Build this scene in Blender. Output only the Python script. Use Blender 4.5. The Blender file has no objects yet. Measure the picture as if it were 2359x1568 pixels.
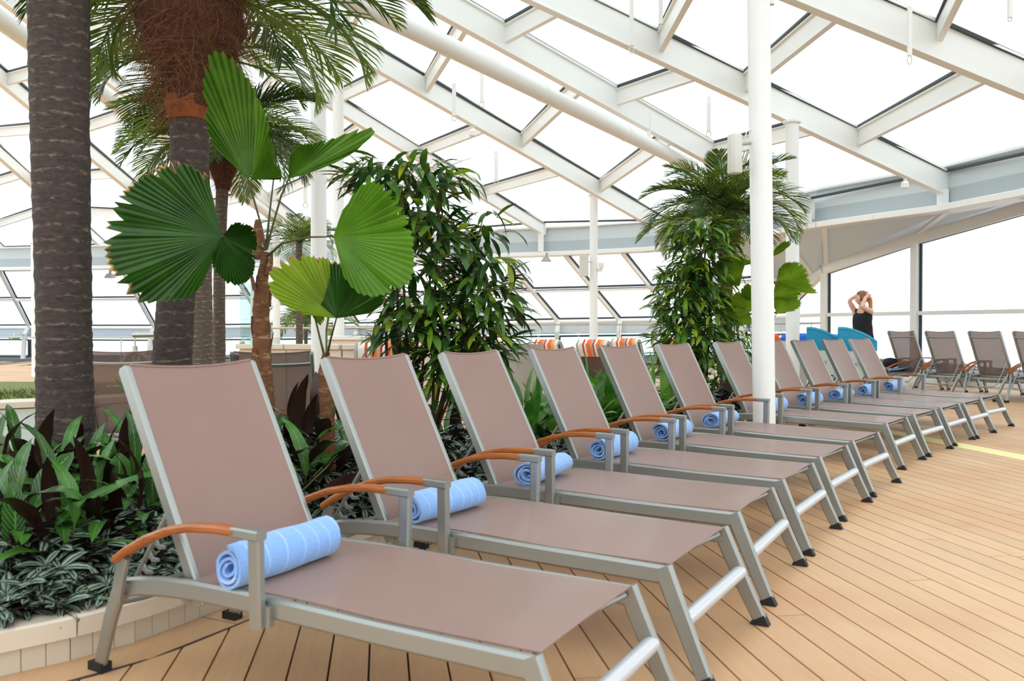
import bpy, math, random
from mathutils import Vector, Matrix, noise
R = math.radians
C = bpy.context.scene.collection
V = Vector

# ------------------------------------------------------------------ camera, sky, exposure
F, PITCH, H = 1969.0, -0.0129, 1.162
cd = bpy.data.cameras.new('camera'); cam = bpy.data.objects.new('camera', cd); C.objects.link(cam)
cam.location = (0, 0, H); cam.rotation_euler = (math.pi/2+PITCH, 0, 0)
cd.sensor_width = 36; cd.lens = F/2359*36; cd.clip_end = 500
cd.dof.use_dof = True; cd.dof.focus_distance = 7.5; cd.dof.aperture_fstop = 4.0
bpy.context.scene.camera = cam
sc = bpy.context.scene
sc.view_settings.view_transform = 'Standard'; sc.view_settings.look = 'None'
sc.view_settings.gamma = 1; sc.view_settings.use_curve_mapping = False
sc.view_settings.exposure = 0.0
w = bpy.data.worlds.new('overcast_sky'); sc.world = w; w.use_nodes = True
bg = w.node_tree.nodes['Background']
bg.inputs[0].default_value = (0.90, 0.965, 1.0, 1); bg.inputs[1].default_value = 1.85
sc.cycles.transparent_max_bounces = 24; sc.cycles.max_bounces = 8
sc.cycles.diffuse_bounces = 5; sc.cycles.glossy_bounces = 3
sc.cycles.use_denoising = True
sc.cycles.sample_clamp_indirect = 6

def at(px, py, Y):
    k = (784-py)/F; cp, sp = math.cos(PITCH), math.sin(PITCH)
    z = Y*(k*cp+sp)/(cp-k*sp); d = Y*cp+z*sp
    return V(((px-1179.5)/F*d, Y, z+H))
def fl(px, py, z=0):
    a = at(px, py, 1.0); s = (z-H)/(a.z-H)
    return V((a.x*s, s, z))

# ------------------------------------------------------------------ materials
MATS = {}
def sr(r, g, b):
    f = lambda c: (c/255/12.92) if c/255 <= .04045 else ((c/255+.055)/1.055)**2.4
    return (f(r), f(g), f(b), 1)
def nt(name):
    m = bpy.data.materials.new(name); m.use_nodes = True
    t = m.node_tree; return m, t, t.nodes['Principled BSDF'], t.nodes['Material Output']
def N(t, kind, **kw):
    n = t.nodes.new('ShaderNode'+kind)
    for k, v in kw.items():
        if k.startswith('i_'):
            n.inputs[k[2:].replace('_', ' ')].default_value = v
        else: setattr(n, k, v)
    return n
def mixc(t, fac, a, b, blend='MIX'):
    n = t.nodes.new('ShaderNodeMix'); n.data_type = 'RGBA'; n.blend_type = blend
    for s, v in ((0, fac), (6, a), (7, b)):
        if hasattr(v, 'is_linked') or hasattr(v, 'links'): t.links.new(v, n.inputs[s])
        else: n.inputs[s].default_value = v
    return n.outputs[2]
def ramp(t, src, stops, interp='LINEAR'):
    n = t.nodes.new('ShaderNodeValToRGB'); n.color_ramp.interpolation = interp
    e = n.color_ramp.elements
    while len(e) < len(stops): e.new(.5)
    for i, (p, c) in enumerate(stops):
        e[i].position = p; e[i].color = c if len(c) == 4 else (*c, 1)
    t.links.new(src, n.inputs[0]); return n.outputs[0]
def coord(t, which='Object', scale=(1, 1, 1), rot=(0, 0, 0)):
    mp = N(t, 'Mapping'); mp.inputs['Scale'].default_value = scale; mp.inputs['Rotation'].default_value = rot
    if which == 'World':
        g = N(t, 'NewGeometry'); t.links.new(g.outputs['Position'], mp.inputs[0])
    else:
        g = N(t, 'TexCoord'); t.links.new(g.outputs[which], mp.inputs[0])
    return mp.outputs[0]
def noi(t, co, scale, detail=3, rough=.5, dist=0):
    n = N(t, 'TexNoise'); n.inputs['Scale'].default_value = scale; n.inputs['Detail'].default_value = detail
    n.inputs['Roughness'].default_value = rough; n.inputs['Distortion'].default_value = dist
    t.links.new(co, n.inputs[0]); return n.outputs[0]
def bump(t, p, src, strength=.3, dist=.01):
    b = N(t, 'Bump'); b.inputs['Strength'].default_value = strength; b.inputs['Distance'].default_value = dist
    t.links.new(src, b.inputs['Height']); t.links.new(b.outputs[0], p.inputs['Normal'])
def M(name, col, rough=.5, metal=0., var=.06, nscale=8., bmp=0., spec=.5, coat=0., which='Object'):
    if name in MATS: return MATS[name]
    m, t, p, o = nt(name)
    co = coord(t, which); n = noi(t, co, nscale, 4)
    a = tuple(min(1, c*(1-var)) for c in col[:3])+(1,); b = tuple(min(1, c*(1+var)) for c in col[:3])+(1,)
    t.links.new(mixc(t, n, a, b), p.inputs['Base Color'])
    p.inputs['Roughness'].default_value = rough; p.inputs['Metallic'].default_value = metal
    p.inputs['Specular IOR Level'].default_value = spec; p.inputs['Coat Weight'].default_value = coat
    if bmp: bump(t, p, n, bmp, .004)
    MATS[name] = m; return m
white = M('white_paint', sr(240, 241, 238), .35, var=.02, nscale=3)
metal = M('silver_painted_metal', sr(158, 161, 157), .34, .7, var=.03, nscale=20)
steel = M('brushed_steel', sr(190, 186, 178), .3, .9, nscale=30)
rubber = M('black_rubber', sr(22, 22, 23), .6)
gasket = M('black_gasket', sr(52, 58, 62), .6)
pale = M('grey_white_speaker_paint', sr(214, 212, 204), .5)
cream = M('cream_stone_coping', sr(222, 210, 190), .45, var=.08, nscale=5)
slatm = M('cream_kerb_paint', sr(208, 196, 174), .5, var=.07, nscale=9)
soil = M('dark_soil', sr(40, 30, 24), .95, var=.4, nscale=30, bmp=.6)
moss = M('moss_green', sr(112, 118, 60), .9, var=.4, nscale=25)
caulk = M('dark_caulk', sr(58, 54, 54), .7)
yellow = M('yellow_marking', sr(236, 222, 156), .6)
turq = M('turquoise_plastic', sr(0, 150, 190), .35, var=.04)
binw = M('white_bin_plastic', sr(220, 226, 220), .4)
ink = M('dark_print', sr(50, 52, 60), .6)
skin = M('skin', sr(224, 172, 150), .5, var=.05)
hairm = M('auburn_hair', sr(130, 84, 50), .5, var=.35, nscale=60)
blackc = M('black_knit', sr(18, 18, 24), .85, var=.2, nscale=60)
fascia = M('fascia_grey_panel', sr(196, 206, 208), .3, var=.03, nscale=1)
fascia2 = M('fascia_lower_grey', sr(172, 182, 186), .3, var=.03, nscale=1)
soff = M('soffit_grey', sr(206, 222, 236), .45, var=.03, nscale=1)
greyp = M('grey_moulded_shell', sr(168, 164, 156), .5)
greenm = M('green_sign', sr(40, 150, 70), .5)
petm = M('brown_green_petiole', sr(82, 78, 44), .6, var=.2, nscale=20)
steem = M('green_stem', sr(96, 108, 52), .6, var=.2, nscale=20)
twig = M('brown_twig', sr(74, 56, 40), .8, var=.3, nscale=30)
bluec = M('blue_cloth', sr(40, 110, 210), .8)
orangec = M('orange_cloth', sr(240, 95, 50), .8)

def sling_mat(name, col, tr):
    m, t, p, o = nt(name)
    co = coord(t, 'Object')
    n = noi(t, co, 5, 5, .6); wv = noi(t, coord(t, 'Object', (60, 900, 60)), 1, 1)
    base = mixc(t, n, tuple(c*.93 for c in col[:3])+(1,), tuple(min(1, c*1.08) for c in col[:3])+(1,))
    t.links.new(base, p.inputs['Base Color']); p.inputs['Roughness'].default_value = .5
    p.inputs['Sheen Weight'].default_value = .15
    p.inputs['Coat Weight'].default_value = .12; p.inputs['Coat Roughness'].default_value = .12
    bump(t, p, wv, .08, .001)
    tn = N(t, 'BsdfTransparent'); tn.inputs[0].default_value = (.92, .84, .82, 1)
    mx = N(t, 'MixShader'); mx.inputs[0].default_value = tr
    t.links.new(p.outputs[0], mx.inputs[1]); t.links.new(tn.outputs[0], mx.inputs[2]); t.links.new(mx.outputs[0], o.inputs[0])
    return m
sling = sling_mat('brown_mesh_sling', sr(148, 116, 104), .12)
sling2 = sling_mat('taupe_mesh_sling', sr(128, 112, 106), .36)

def wood_mat():
    m, t, p, o = nt('teak_armrest')
    n = noi(t, coord(t, 'Object', (4, 60, 60)), 2, 5, .6)
    t.links.new(ramp(t, n, [(.3, sr(138, 72, 26)), (.7, sr(178, 104, 46))]), p.inputs['Base Color'])
    p.inputs['Roughness'].default_value = .35; return m
teak = wood_mat()

def plank_mat():
    m, t, p, o = nt('teak_coloured_deck')
    co = coord(t, 'World', (1, 1, 1), (0, 0, -.1508))
    mp = N(t, 'Mapping'); mp.inputs['Scale'].default_value = (14, .8, 1); t.links.new(co, mp.inputs[0])
    n = noi(t, mp.outputs[0], 3, 5, .6); big = noi(t, co, .9, 3, .55)
    oi = N(t, 'ObjectInfo')
    c1 = ramp(t, n, [(.25, sr(202, 160, 118)), (.75, sr(216, 176, 134))])
    c2 = mixc(t, ramp(t, big, [(.45, (0, 0, 0)), (.75, (1, 1, 1))]), c1, sr(198, 150, 108))
    hs = N(t, 'HueSaturation'); mr = N(t, 'MapRange'); t.links.new(oi.outputs['Random'], mr.inputs[0])
    mr.inputs[3].default_value = .94; mr.inputs[4].default_value = 1.05
    t.links.new(mr.outputs[0], hs.inputs['Value']); t.links.new(c2, hs.inputs['Color'])
    t.links.new(hs.outputs[0], p.inputs['Base Color'])
    t.links.new(ramp(t, big, [(.3, (.42,)*3), (.7, (.56,)*3)]), p.inputs['Roughness'])
    bump(t, p, n, .06, .002); return m
deck = plank_mat()

def leaf_mat(name, a, b, mid=None, edge=None, back=None, trans=.3, stripes=0, rough=.35, edge_at=1.095):
    """a..b noise colours; mid = midrib / stripe colour; edge = dried rim colour; back = underside colour"""
    m, t, p, o = nt(name)
    oi = N(t, 'ObjectInfo'); n = noi(t, coord(t, 'World'), 6, 3)
    ad = N(t, 'Math', operation='ADD'); t.links.new(n, ad.inputs[0])
    ml = N(t, 'Math', operation='MULTIPLY'); ml.inputs[1].default_value = .55
    sb = N(t, 'Math', operation='SUBTRACT'); sb.inputs[1].default_value = .5
    t.links.new(oi.outputs['Random'], sb.inputs[0]); t.links.new(sb.outputs[0], ml.inputs[0]); t.links.new(ml.outputs[0], ad.inputs[1])
    col = ramp(t, ad.outputs[0], [(.25, a), (.75, b)])
    tc = N(t, 'TexCoord'); sp = N(t, 'SeparateXYZ'); t.links.new(tc.outputs['UV'], sp.inputs[0])
    if mid is not None and stripes == 0 and edge is None:      # midrib plus side veins from the UVs (x along, y across)
        d = N(t, 'Math', operation='SUBTRACT'); d.inputs[1].default_value = .5; t.links.new(sp.outputs[1], d.inputs[0])
        ab = N(t, 'Math', operation='ABSOLUTE'); t.links.new(d.outputs[0], ab.inputs[0])
        rib = ramp(t, ab.outputs[0], [(.0, (1, 1, 1)), (.05, (0, 0, 0))])
        vx = N(t, 'Math', operation='MULTIPLY_ADD'); vx.inputs[1].default_value = -.55; t.links.new(ab.outputs[0], vx.inputs[0]); t.links.new(sp.outputs[0], vx.inputs[2])
        vm = N(t, 'Math', operation='MULTIPLY'); vm.inputs[1].default_value = 75; t.links.new(vx.outputs[0], vm.inputs[0])
        sn = N(t, 'Math', operation='SINE'); t.links.new(vm.outputs[0], sn.inputs[0])
        vein = ramp(t, sn.outputs[0], [(.3, (0, 0, 0)), (1, (.55,)*3)])
        f = mixc(t, 1.0, rib, vein, 'LIGHTEN'); col = mixc(t, f, col, mid)
    if mid is not None and stripes == 1:      # two pale bands lengthways
        d = N(t, 'Math', operation='SUBTRACT'); d.inputs[1].default_value = .5; t.links.new(sp.outputs[1], d.inputs[0])
        ab = N(t, 'Math', operation='ABSOLUTE'); t.links.new(d.outputs[0], ab.inputs[0])
        band = ramp(t, ab.outputs[0], [(.06, (0, 0, 0)), (.12, (1, 1, 1)), (.28, (1, 1, 1)), (.36, (0, 0, 0))])
        col = mixc(t, band, col, mid)
    if edge is not None:                      # pleated fan: u round, v outwards
        sm = N(t, 'Math', operation='MULTIPLY'); sm.inputs[1].default_value = math.pi/2; t.links.new(sp.outputs[0], sm.inputs[0])
        sn = N(t, 'Math', operation='SINE'); t.links.new(sm.outputs[0], sn.inputs[0])
        col = mixc(t, ramp(t, sn.outputs[0], [(.2, (0, 0, 0)), (1, (.35,)*3)]), col, mid or b)
        n2 = noi(t, coord(t, 'Object'), 7, 3, .6)
        av = N(t, 'Math', operation='MULTIPLY_ADD'); av.inputs[1].default_value = .22; t.links.new(n2, av.inputs[0]); t.links.new(sp.outputs[1], av.inputs[2])
        col = mixc(t, ramp(t, av.outputs[0], [(1.06, (0, 0, 0)), (1.09, (1, 1, 1))]) if False else ramp(t, av.outputs[0], [(.985, (0, 0, 0)), (1.0, (1, 1, 1))]), col, edge) if False else col
        g = N(t, 'Math', operation='SUBTRACT'); g.inputs[1].default_value = edge_at; t.links.new(av.outputs[0], g.inputs[0])
        g2 = N(t, 'Math', operation='MULTIPLY'); g2.inputs[1].default_value = 40; g2.use_clamp = True; t.links.new(g.outputs[0], g2.inputs[0])
        col = mixc(t, g2.outputs[0], col, edge)
    if back is not None:
        ge = N(t, 'NewGeometry'); col = mixc(t, ge.outputs['Backfacing'], col, back)
    t.links.new(col, p.inputs['Base Color']); p.inputs['Roughness'].default_value = rough
    tl = N(t, 'BsdfTranslucent'); t.links.new(mixc(t, 1.0, col, (1.0, 1.0, .55, 1), 'MULTIPLY'), tl.inputs[0])
    mx = N(t, 'MixShader'); mx.inputs[0].default_value = trans
    t.links.new(p.outputs[0], mx.inputs[1]); t.links.new(tl.outputs[0], mx.inputs[2]); t.links.new(mx.outputs[0], o.inputs[0])
    return m
L_palm = leaf_mat('palm_frond_green', sr(48, 78, 34), sr(128, 152, 62), trans=.35)
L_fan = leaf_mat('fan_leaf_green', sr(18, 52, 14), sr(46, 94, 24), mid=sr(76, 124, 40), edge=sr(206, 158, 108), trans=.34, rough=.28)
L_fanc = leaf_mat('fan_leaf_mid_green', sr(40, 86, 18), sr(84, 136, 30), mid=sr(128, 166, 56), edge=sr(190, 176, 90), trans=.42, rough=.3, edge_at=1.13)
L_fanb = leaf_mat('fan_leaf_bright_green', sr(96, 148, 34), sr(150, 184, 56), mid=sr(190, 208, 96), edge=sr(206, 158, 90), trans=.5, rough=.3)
L_fic = leaf_mat('long_leaf_dark_green', sr(34, 70, 28), sr(104, 148, 56), mid=None, trans=.3, rough=.3)
L_ficy = leaf_mat('young_leaf_yellow_green', sr(120, 158, 40), sr(176, 190, 50), trans=.45, rough=.35)
L_cal = leaf_mat('calathea_leaf', sr(24, 62, 22), sr(62, 120, 34), mid=sr(116, 164, 78), back=sr(46, 20, 20), trans=.12, rough=.3)
L_dark = leaf_mat('maroon_leaf', sr(40, 18, 20), sr(66, 32, 28), trans=.1, rough=.3)
L_tra = leaf_mat('silver_striped_leaf', sr(20, 38, 24), sr(40, 62, 36), mid=sr(148, 166, 146), back=sr(60, 34, 48), stripes=1, trans=.1, rough=.35)
L_lily = leaf_mat('broad_lily_leaf', sr(40, 96, 24), sr(104, 156, 52), trans=.35, rough=.3)

def trunk_mat(name, dark, mid, light, ring=38.):
    m, t, p, o = nt(name)
    co = coord(t, 'Object', (1, 1, 1)); n = noi(t, co, 5, 4, .6)
    tc = N(t, 'SeparateXYZ'); t.links.new(co, tc.inputs[0])
    a = N(t, 'Math', operation='MULTIPLY_ADD'); a.inputs[1].default_value = .10; t.links.new(n, a.inputs[0]); t.links.new(tc.outputs[2], a.inputs[2])
    s = N(t, 'Math', operation='MULTIPLY'); s.inputs[1].default_value = ring*2.2; t.links.new(a.outputs[0], s.inputs[0])
    sn = N(t, 'Math', operation='SINE'); t.links.new(s.outputs[0], sn.inputs[0])
    n2 = noi(t, coord(t, 'Object', (9, 9, 24)), 2.2, 6, .7)
    mu = N(t, 'Math', operation='MULTIPLY'); t.links.new(ramp(t, sn.outputs[0], [(.55, (0, 0, 0)), (1, (1, 1, 1))]), mu.inputs[0])
    t.links.new(ramp(t, n2, [(.48, (0, 0, 0)), (.66, (1, 1, 1))]), mu.inputs[1])
    base = ramp(t, n2, [(.2, dark), (.8, mid)])
    t.links.new(mixc(t, mu.outputs[0], base, light), p.inputs['Base Color'])
    p.inputs['Roughness'].default_value = .85
    bump(t, p, n2, .7, .02); return m
T_big = trunk_mat('grey_ringed_bark', sr(42, 35, 33), sr(96, 80, 72), sr(146, 126, 108))
T_slim = trunk_mat('slim_ringed_bark', sr(70, 58, 50), sr(118, 102, 88), sr(180, 164, 140), 60)
T_fan = trunk_mat('brown_scaly_bark', sr(84, 50, 30), sr(146, 98, 62), sr(196, 158, 118), 30)
fibre = M('brown_palm_fibre', sr(74, 42, 24), .95, var=.75, nscale=30, bmp=1.)
fibre3 = M('loose_golden_fibre', sr(120, 78, 46), .95, var=.5, nscale=10)
fibre2 = M('orange_palm_fibre', sr(150, 78, 36), .9, var=.4, nscale=40, bmp=.6)

def towel_mat():
    m, t, p, o = nt('blue_terry_towel')
    n = noi(t, coord(t, 'Object'), 160, 2); wv = N(t, 'TexWave'); wv.bands_direction = 'Y'
    wv.inputs['Scale'].default_value = 5; wv.inputs['Distortion'].default_value = 5; wv.inputs['Detail'].default_value = 1; wv.inputs['Detail Scale'].default_value = .6
    t.links.new(coord(t, 'Object'), wv.inputs[0])
    c = mixc(t, n, sr(112, 158, 222), sr(146, 188, 242))
    t.links.new(mixc(t, ramp(t, wv.outputs[0], [(.965, (0, 0, 0)), (1, (.55,)*3)]), c, sr(190, 214, 250)), p.inputs['Base Color'])
    p.inputs['Roughness'].default_value = .95; p.inputs['Sheen Weight'].default_value = .4
    bump(t, p, n, .5, .004); return m
towelm = towel_mat()
def stripe_mat():
    m, t, p, o = nt('striped_cushion_fabric')
    tc = N(t, 'TexCoord'); sp = N(t, 'SeparateXYZ'); t.links.new(tc.outputs['Object'], sp.inputs[0])
    a = N(t, 'Math', operation='MULTIPLY'); a.inputs[1].default_value = 1.75; t.links.new(sp.outputs[1], a.inputs[0])
    f = N(t, 'Math', operation='FRACT'); t.links.new(a.outputs[0], f.inputs[0])
    W, G, O, D, Y = sr(240, 232, 222), sr(178, 172, 164), sr(240, 120, 60), sr(205, 70, 45), sr(240, 180, 110)
    t.links.new(ramp(t, f.outputs[0], [(0, O), (.14, W), (.2, D), (.26, W), (.4, G), (.52, W), (.6, Y), (.7, O), (.82, W), (.88, D), (.93, G)], 'CONSTANT'), p.inputs['Base Color'])
    p.inputs['Roughness'].default_value = .9; return m
striped = stripe_mat()
def glass_mat(name, tint, refl=.10):
    m, t, p, o = nt(name)
    t.nodes.remove(p)
    tr = N(t, 'BsdfTransparent'); tr.inputs[0].default_value = tint
    gl = N(t, 'BsdfGlossy'); gl.inputs['Roughness'].default_value = .03
    fr = N(t, 'Fresnel'); fr.inputs[0].default_value = 1.35
    n = noi(t, coord(t, 'World'), .6, 2)
    mr = N(t, 'MapRange'); t.links.new(n, mr.inputs[0]); mr.inputs[3].default_value = .10; mr.inputs[4].default_value = .32
    mu = N(t, 'Math', operation='MULTIPLY'); t.links.new(fr.outputs[0], mu.inputs[0]); t.links.new(mr.outputs[0], mu.inputs[1])
    mx = N(t, 'MixShader'); t.links.new(mu.outputs[0], mx.inputs[0])
    t.links.new(tr.outputs[0], mx.inputs[1]); t.links.new(gl.outputs[0], mx.inputs[2]); t.links.new(mx.outputs[0], o.inputs[0])
    return m
glass = glass_mat('clear_glass', (.975, .99, .985, 1))
glassg = glass_mat('green_tinted_glass', (.80, .90, .88, 1))

# ------------------------------------------------------------------ mesh helpers
class MB:
    def __init__(s): s.v, s.f, s.uv = [], [], {}
    def add(s, vs, fs):
        b = len(s.v); s.v += [tuple(p) for p in vs]; s.f += [tuple(b+i for i in f) for f in fs]; return b
    def box(s, c, d, m=None):
        x, y, z = d[0]/2, d[1]/2, d[2]/2
        vs = [V((a*x, b*y, g*z)) for g in (-1, 1) for a, b in ((-1, -1), (1, -1), (1, 1), (-1, 1))]
        if m is not None: vs = [m @ p for p in vs]
        s.add([p+V(c) for p in vs], [(3, 2, 1, 0), (4, 5, 6, 7), (0, 1, 5, 4), (1, 2, 6, 5), (2, 3, 7, 6), (3, 0, 4, 7)]); return s
    def sweep(s, pts, prof, side, sc=None):
        pts = [V(p) for p in pts]; n = len(prof); vs = []; side = V(side)
        for i, p in enumerate(pts):
            t = (pts[min(i+1, len(pts)-1)]-pts[max(i-1, 0)]).normalized()
            sd = (side-t*side.dot(t)).normalized(); nn = t.cross(sd)
            k = sc[i] if sc else 1
            for a, b in prof: vs.append(p+sd*a*k+nn*b*k)
        fs = [tuple(range(n))[::-1], tuple(range((len(pts)-1)*n, len(pts)*n))]
        for i in range(len(pts)-1):
            for j in range(n):
                fs.append((i*n+j, i*n+(j+1) % n, (i+1)*n+(j+1) % n, (i+1)*n+j))
        s.add(vs, fs); return s
    def tube(s, pts, r, n=8, caps=True):
        pts = [V(p) for p in pts]; vs = []; fs = []
        t = (pts[1]-pts[0]).normalized(); up = V((0, 0, 1)) if abs(t.z) < .9 else V((1, 0, 0))
        sd = t.cross(up).normalized()
        for i, p in enumerate(pts):
            t = (pts[min(i+1, len(pts)-1)]-pts[max(i-1, 0)]).normalized()
            sd = (sd-t*sd.dot(t)).normalized(); nn = t.cross(sd)
            rr = r[i] if isinstance(r, (list, tuple)) else r
            for j in range(n):
                a = 2*math.pi*j/n; vs.append(p+sd*math.cos(a)*rr+nn*math.sin(a)*rr)
        for i in range(len(pts)-1):
            for j in range(n): fs.append((i*n+j, i*n+(j+1) % n, (i+1)*n+(j+1) % n, (i+1)*n+j))
        if caps: fs += [tuple(range(n))[::-1], tuple(range((len(pts)-1)*n, len(pts)*n))]
        s.add(vs, fs); return s
    def lathe(s, prof, n=24, c=(0, 0, 0)):
        vs = [V(c)+V((r*math.cos(2*math.pi*j/n), r*math.sin(2*math.pi*j/n), z)) for r, z in prof for j in range(n)]
        fs = [(i*n+j, i*n+(j+1) % n, (i+1)*n+(j+1) % n, (i+1)*n+j) for i in range(len(prof)-1) for j in range(n)]
        fs += [tuple(range(n))[::-1], tuple(range((len(prof)-1)*n, len(prof)*n))]
        s.add(vs, fs); return s
    def sheet(s, fn, nu, nv, th=.003):
        """thin solid following fn(u, v)"""
        P = [[V(fn(i/nu, j/nv)) for j in range(nv+1)] for i in range(nu+1)]
        nr = lambda i, j: ((P[min(i+1, nu)][j]-P[max(i-1, 0)][j]).cross(P[i][min(j+1, nv)]-P[i][max(j-1, 0)])).normalized()
        top = [P[i][j]+nr(i, j)*th/2 for i in range(nu+1) for j in range(nv+1)]
        bot = [P[i][j]-nr(i, j)*th/2 for i in range(nu+1) for j in range(nv+1)]
        k = (nu+1)*(nv+1); ix = lambda i, j: i*(nv+1)+j; fs = []
        for i in range(nu):
            for j in range(nv):
                q = (ix(i, j), ix(i+1, j), ix(i+1, j+1), ix(i, j+1)); fs += [q, tuple(a+k for a in q[::-1])]
        rim = [ix(i, 0) for i in range(nu+1)]+[ix(nu, j) for j in range(1, nv+1)]+[ix(i, nv) for i in range(nu-1, -1, -1)]+[ix(0, j) for j in range(nv-1, 0, -1)]
        for a, b in zip(rim, rim[1:]+rim[:1]): fs.append((b, a, a+k, b+k))
        s.add(top+bot, fs); return s
    def leaf(s, L, W, arch=.3, fold=.15, n=6, mat=None, wav=0., base=.0, seed=0, droop=0.):
        """a blade along +x with a folded midrib; uv x along, y across"""
        vs, uvs, fs = [], [], []; a = 0; x = z = 0.
        for i in range(n+1):
            t = i/n; ww = W/2*(math.sin(math.pi*min(1, (t*.93+.03)))**.8)*(1-.25*t) if i < n else .0008
            if i == 0: ww = W*.06
            if i: x += L/n*math.cos(a); z += L/n*math.sin(a)
            a -= arch/n*(1+droop*t)
            wz = wav*math.sin(t*17+seed)*W
            for k, vv in ((-1, 0), (0, .5), (1, 1)):
                vs.append(V((x, k*ww, z+abs(k)*(fold*ww+wz*(1 if k > 0 else -1)*.5)))); uvs.append((t, vv))
        for i in range(n):
            for j in (0, 1): fs.append((i*3+j, (i+1)*3+j, (i+1)*3+j+1, i*3+j+1))
        if mat is not None: vs = [mat @ p for p in vs]
        b = s.add(vs, fs)
        for i, u in enumerate(uvs): s.uv[b+i] = u
        return s
    def mesh(s, name, mat, smooth=True, sharp=35):
        me = bpy.data.meshes.new(name); me.from_pydata(s.v, [], s.f)
        me.materials.append(mat)
        if s.uv:
            ul = me.uv_layers.new(name='UVMap').data
            for l in me.loops: ul[l.index].uv = s.uv.get(l.vertex_index, (0, 0))
        if smooth:
            me.polygons.foreach_set('use_smooth', [True]*len(me.polygons))
            me.set_sharp_from_angle(angle=R(sharp))
        me.update(); return me
    def build(s, name, mat, parent=None, smooth=True, loc=None, sharp=35):
        o = bpy.data.objects.new(name, s.mesh(name, mat, smooth, sharp)); C.objects.link(o)
        if parent: o.parent = parent
        if loc is not None: o.location = loc
        return o
def rect(w, h, c=.004):
    a, b = w/2, h/2
    return [(-a+c, -b), (a-c, -b), (a, -b+c), (a, b-c), (a-c, b), (-a+c, b), (-a, b-c), (-a, -b+c)]
def tag(o, label=None, cat=None, group=None, kind=None):
    for k, v in (('label', label), ('category', cat), ('group', group), ('kind', kind)):
        if v: o[k] = v
    return o
def empty(name, loc=(0, 0, 0), rz=0, label=None, cat=None, group=None, kind=None):
    o = bpy.data.objects.new(name, None); C.objects.link(o); o.location = loc; o.rotation_euler = (0, 0, rz)
    o.empty_display_size = .1
    return tag(o, label, cat, group, kind)
def inst(name, me, parent=None, mw=None, loc=None):
    o = bpy.data.objects.new(name, me); C.objects.link(o)
    if parent: o.parent = parent
    if mw is not None: o.matrix_basis = mw
    if loc is not None: o.location = loc
    return o
def kids(o): return [c for c in ALLKIDS.get(o.name, [])]
def copy_tree(o, parent=None):
    c = o.copy(); C.objects.link(c)
    if parent: c.parent = parent
    for ch in o.children: copy_tree(ch, c)
    return c
def bar(mb, a, b, w, h, up=(0, 0, 1)):
    a, b = V(a), V(b); t = (b-a).normalized(); side = t.cross(V(up)).normalized()
    return mb.sweep([a, b], rect(w, h, min(w, h)*.08), side)
def frame_m(o, x, z):
    """matrix: local x along x, local z near z"""
    x = V(x).normalized(); y = V(z).cross(x).normalized(); zz = x.cross(y)
    return Matrix(((x.x, y.x, zz.x, o[0]), (x.y, y.y, zz.y, o[1]), (x.z, y.z, zz.z, o[2]), (0, 0, 0, 1)))

# ================================================================== SETTING
# ---- deck: individual planks over a dark caulk bed
floor = MB().box((-8, 16, -.06), (46, 48, .08)).build('floor', caulk, smooth=False)
tag(floor, 'tan deck of long planks with dark caulked joints', kind='structure')
U = V((-.1503, .9886, 0)); NN = V((.9886, .1503, 0)); PW = .1355
p0 = fl(466.6, 1568); c0 = p0.dot(NN)
pm = MB().box((0, 0, -.0105), (1, PW-.0075, .019)); pme = pm.mesh('plank', deck, False)
rnd = random.Random(5); planks = []; rest = MB()
j0 = int(math.floor((-19-c0)/PW)); j1 = int((12.6-c0)/PW)
for j in range(j0, j1):
    c = c0+(j+.5)*PW; u = rnd.random()*4-5
    while u < 30:
        ln = rnd.uniform(3.6, 5.2); a, b = u, u+ln; u = b
        mid = NN*c+U*((a+b)/2)
        A, B = NN*c+U*a, NN*c+U*b
        if B.y < -1 or A.y > 27: continue
        if A.x > 11.2 and B.x > 11.2: continue
        s = sum(1 for k in range(9) for q in [A.lerp(B, k/8)] if q.y > 2.6 and abs(q.x) < .62*q.y+.3)
        score = (0 if s else 60)+min(max(q.length, 2) for q in (A, mid, B))+(9 if mid.x < -1.0 and mid.y > 4.5 else 0)
        planks.append((score, mid, ln))
planks.sort(key=lambda q: q[0])
ang = math.atan2(U.y, U.x)
for i, (sv, mid, ln) in enumerate(planks):
    if i < 296 and sv < 50:
        o = inst('plank', pme, floor, Matrix.Translation(mid+V((0, 0, 0)))@Matrix.Rotation(ang, 4, 'Z')@Matrix.Diagonal((ln-.007, 1, 1, 1)))
    else:
        rest.box(mid+V((0, 0, -.0105)), (ln-.007, PW-.0075, .019), Matrix.Rotation(ang, 3, 'Z'))
o = rest.build('plank_rest', deck, floor, smooth=False); o['kind'] = 'stuff'; o.name = 'distant_planks'
# yellow line let into the deck
ya, yb = fl(1990, 983), fl(2359, 1054); yd = (yb-ya).normalized(); ya = ya-yd*1.4; yb = yb+yd*3
mb = MB(); bar(mb, ya+V((0, 0, .0008)), yb+V((0, 0, .0008)), .25, .003)
tag(mb.build('trim_1', yellow, smooth=False), 'pale yellow guide line let into the deck beyond the lounger feet', kind='structure')

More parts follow.
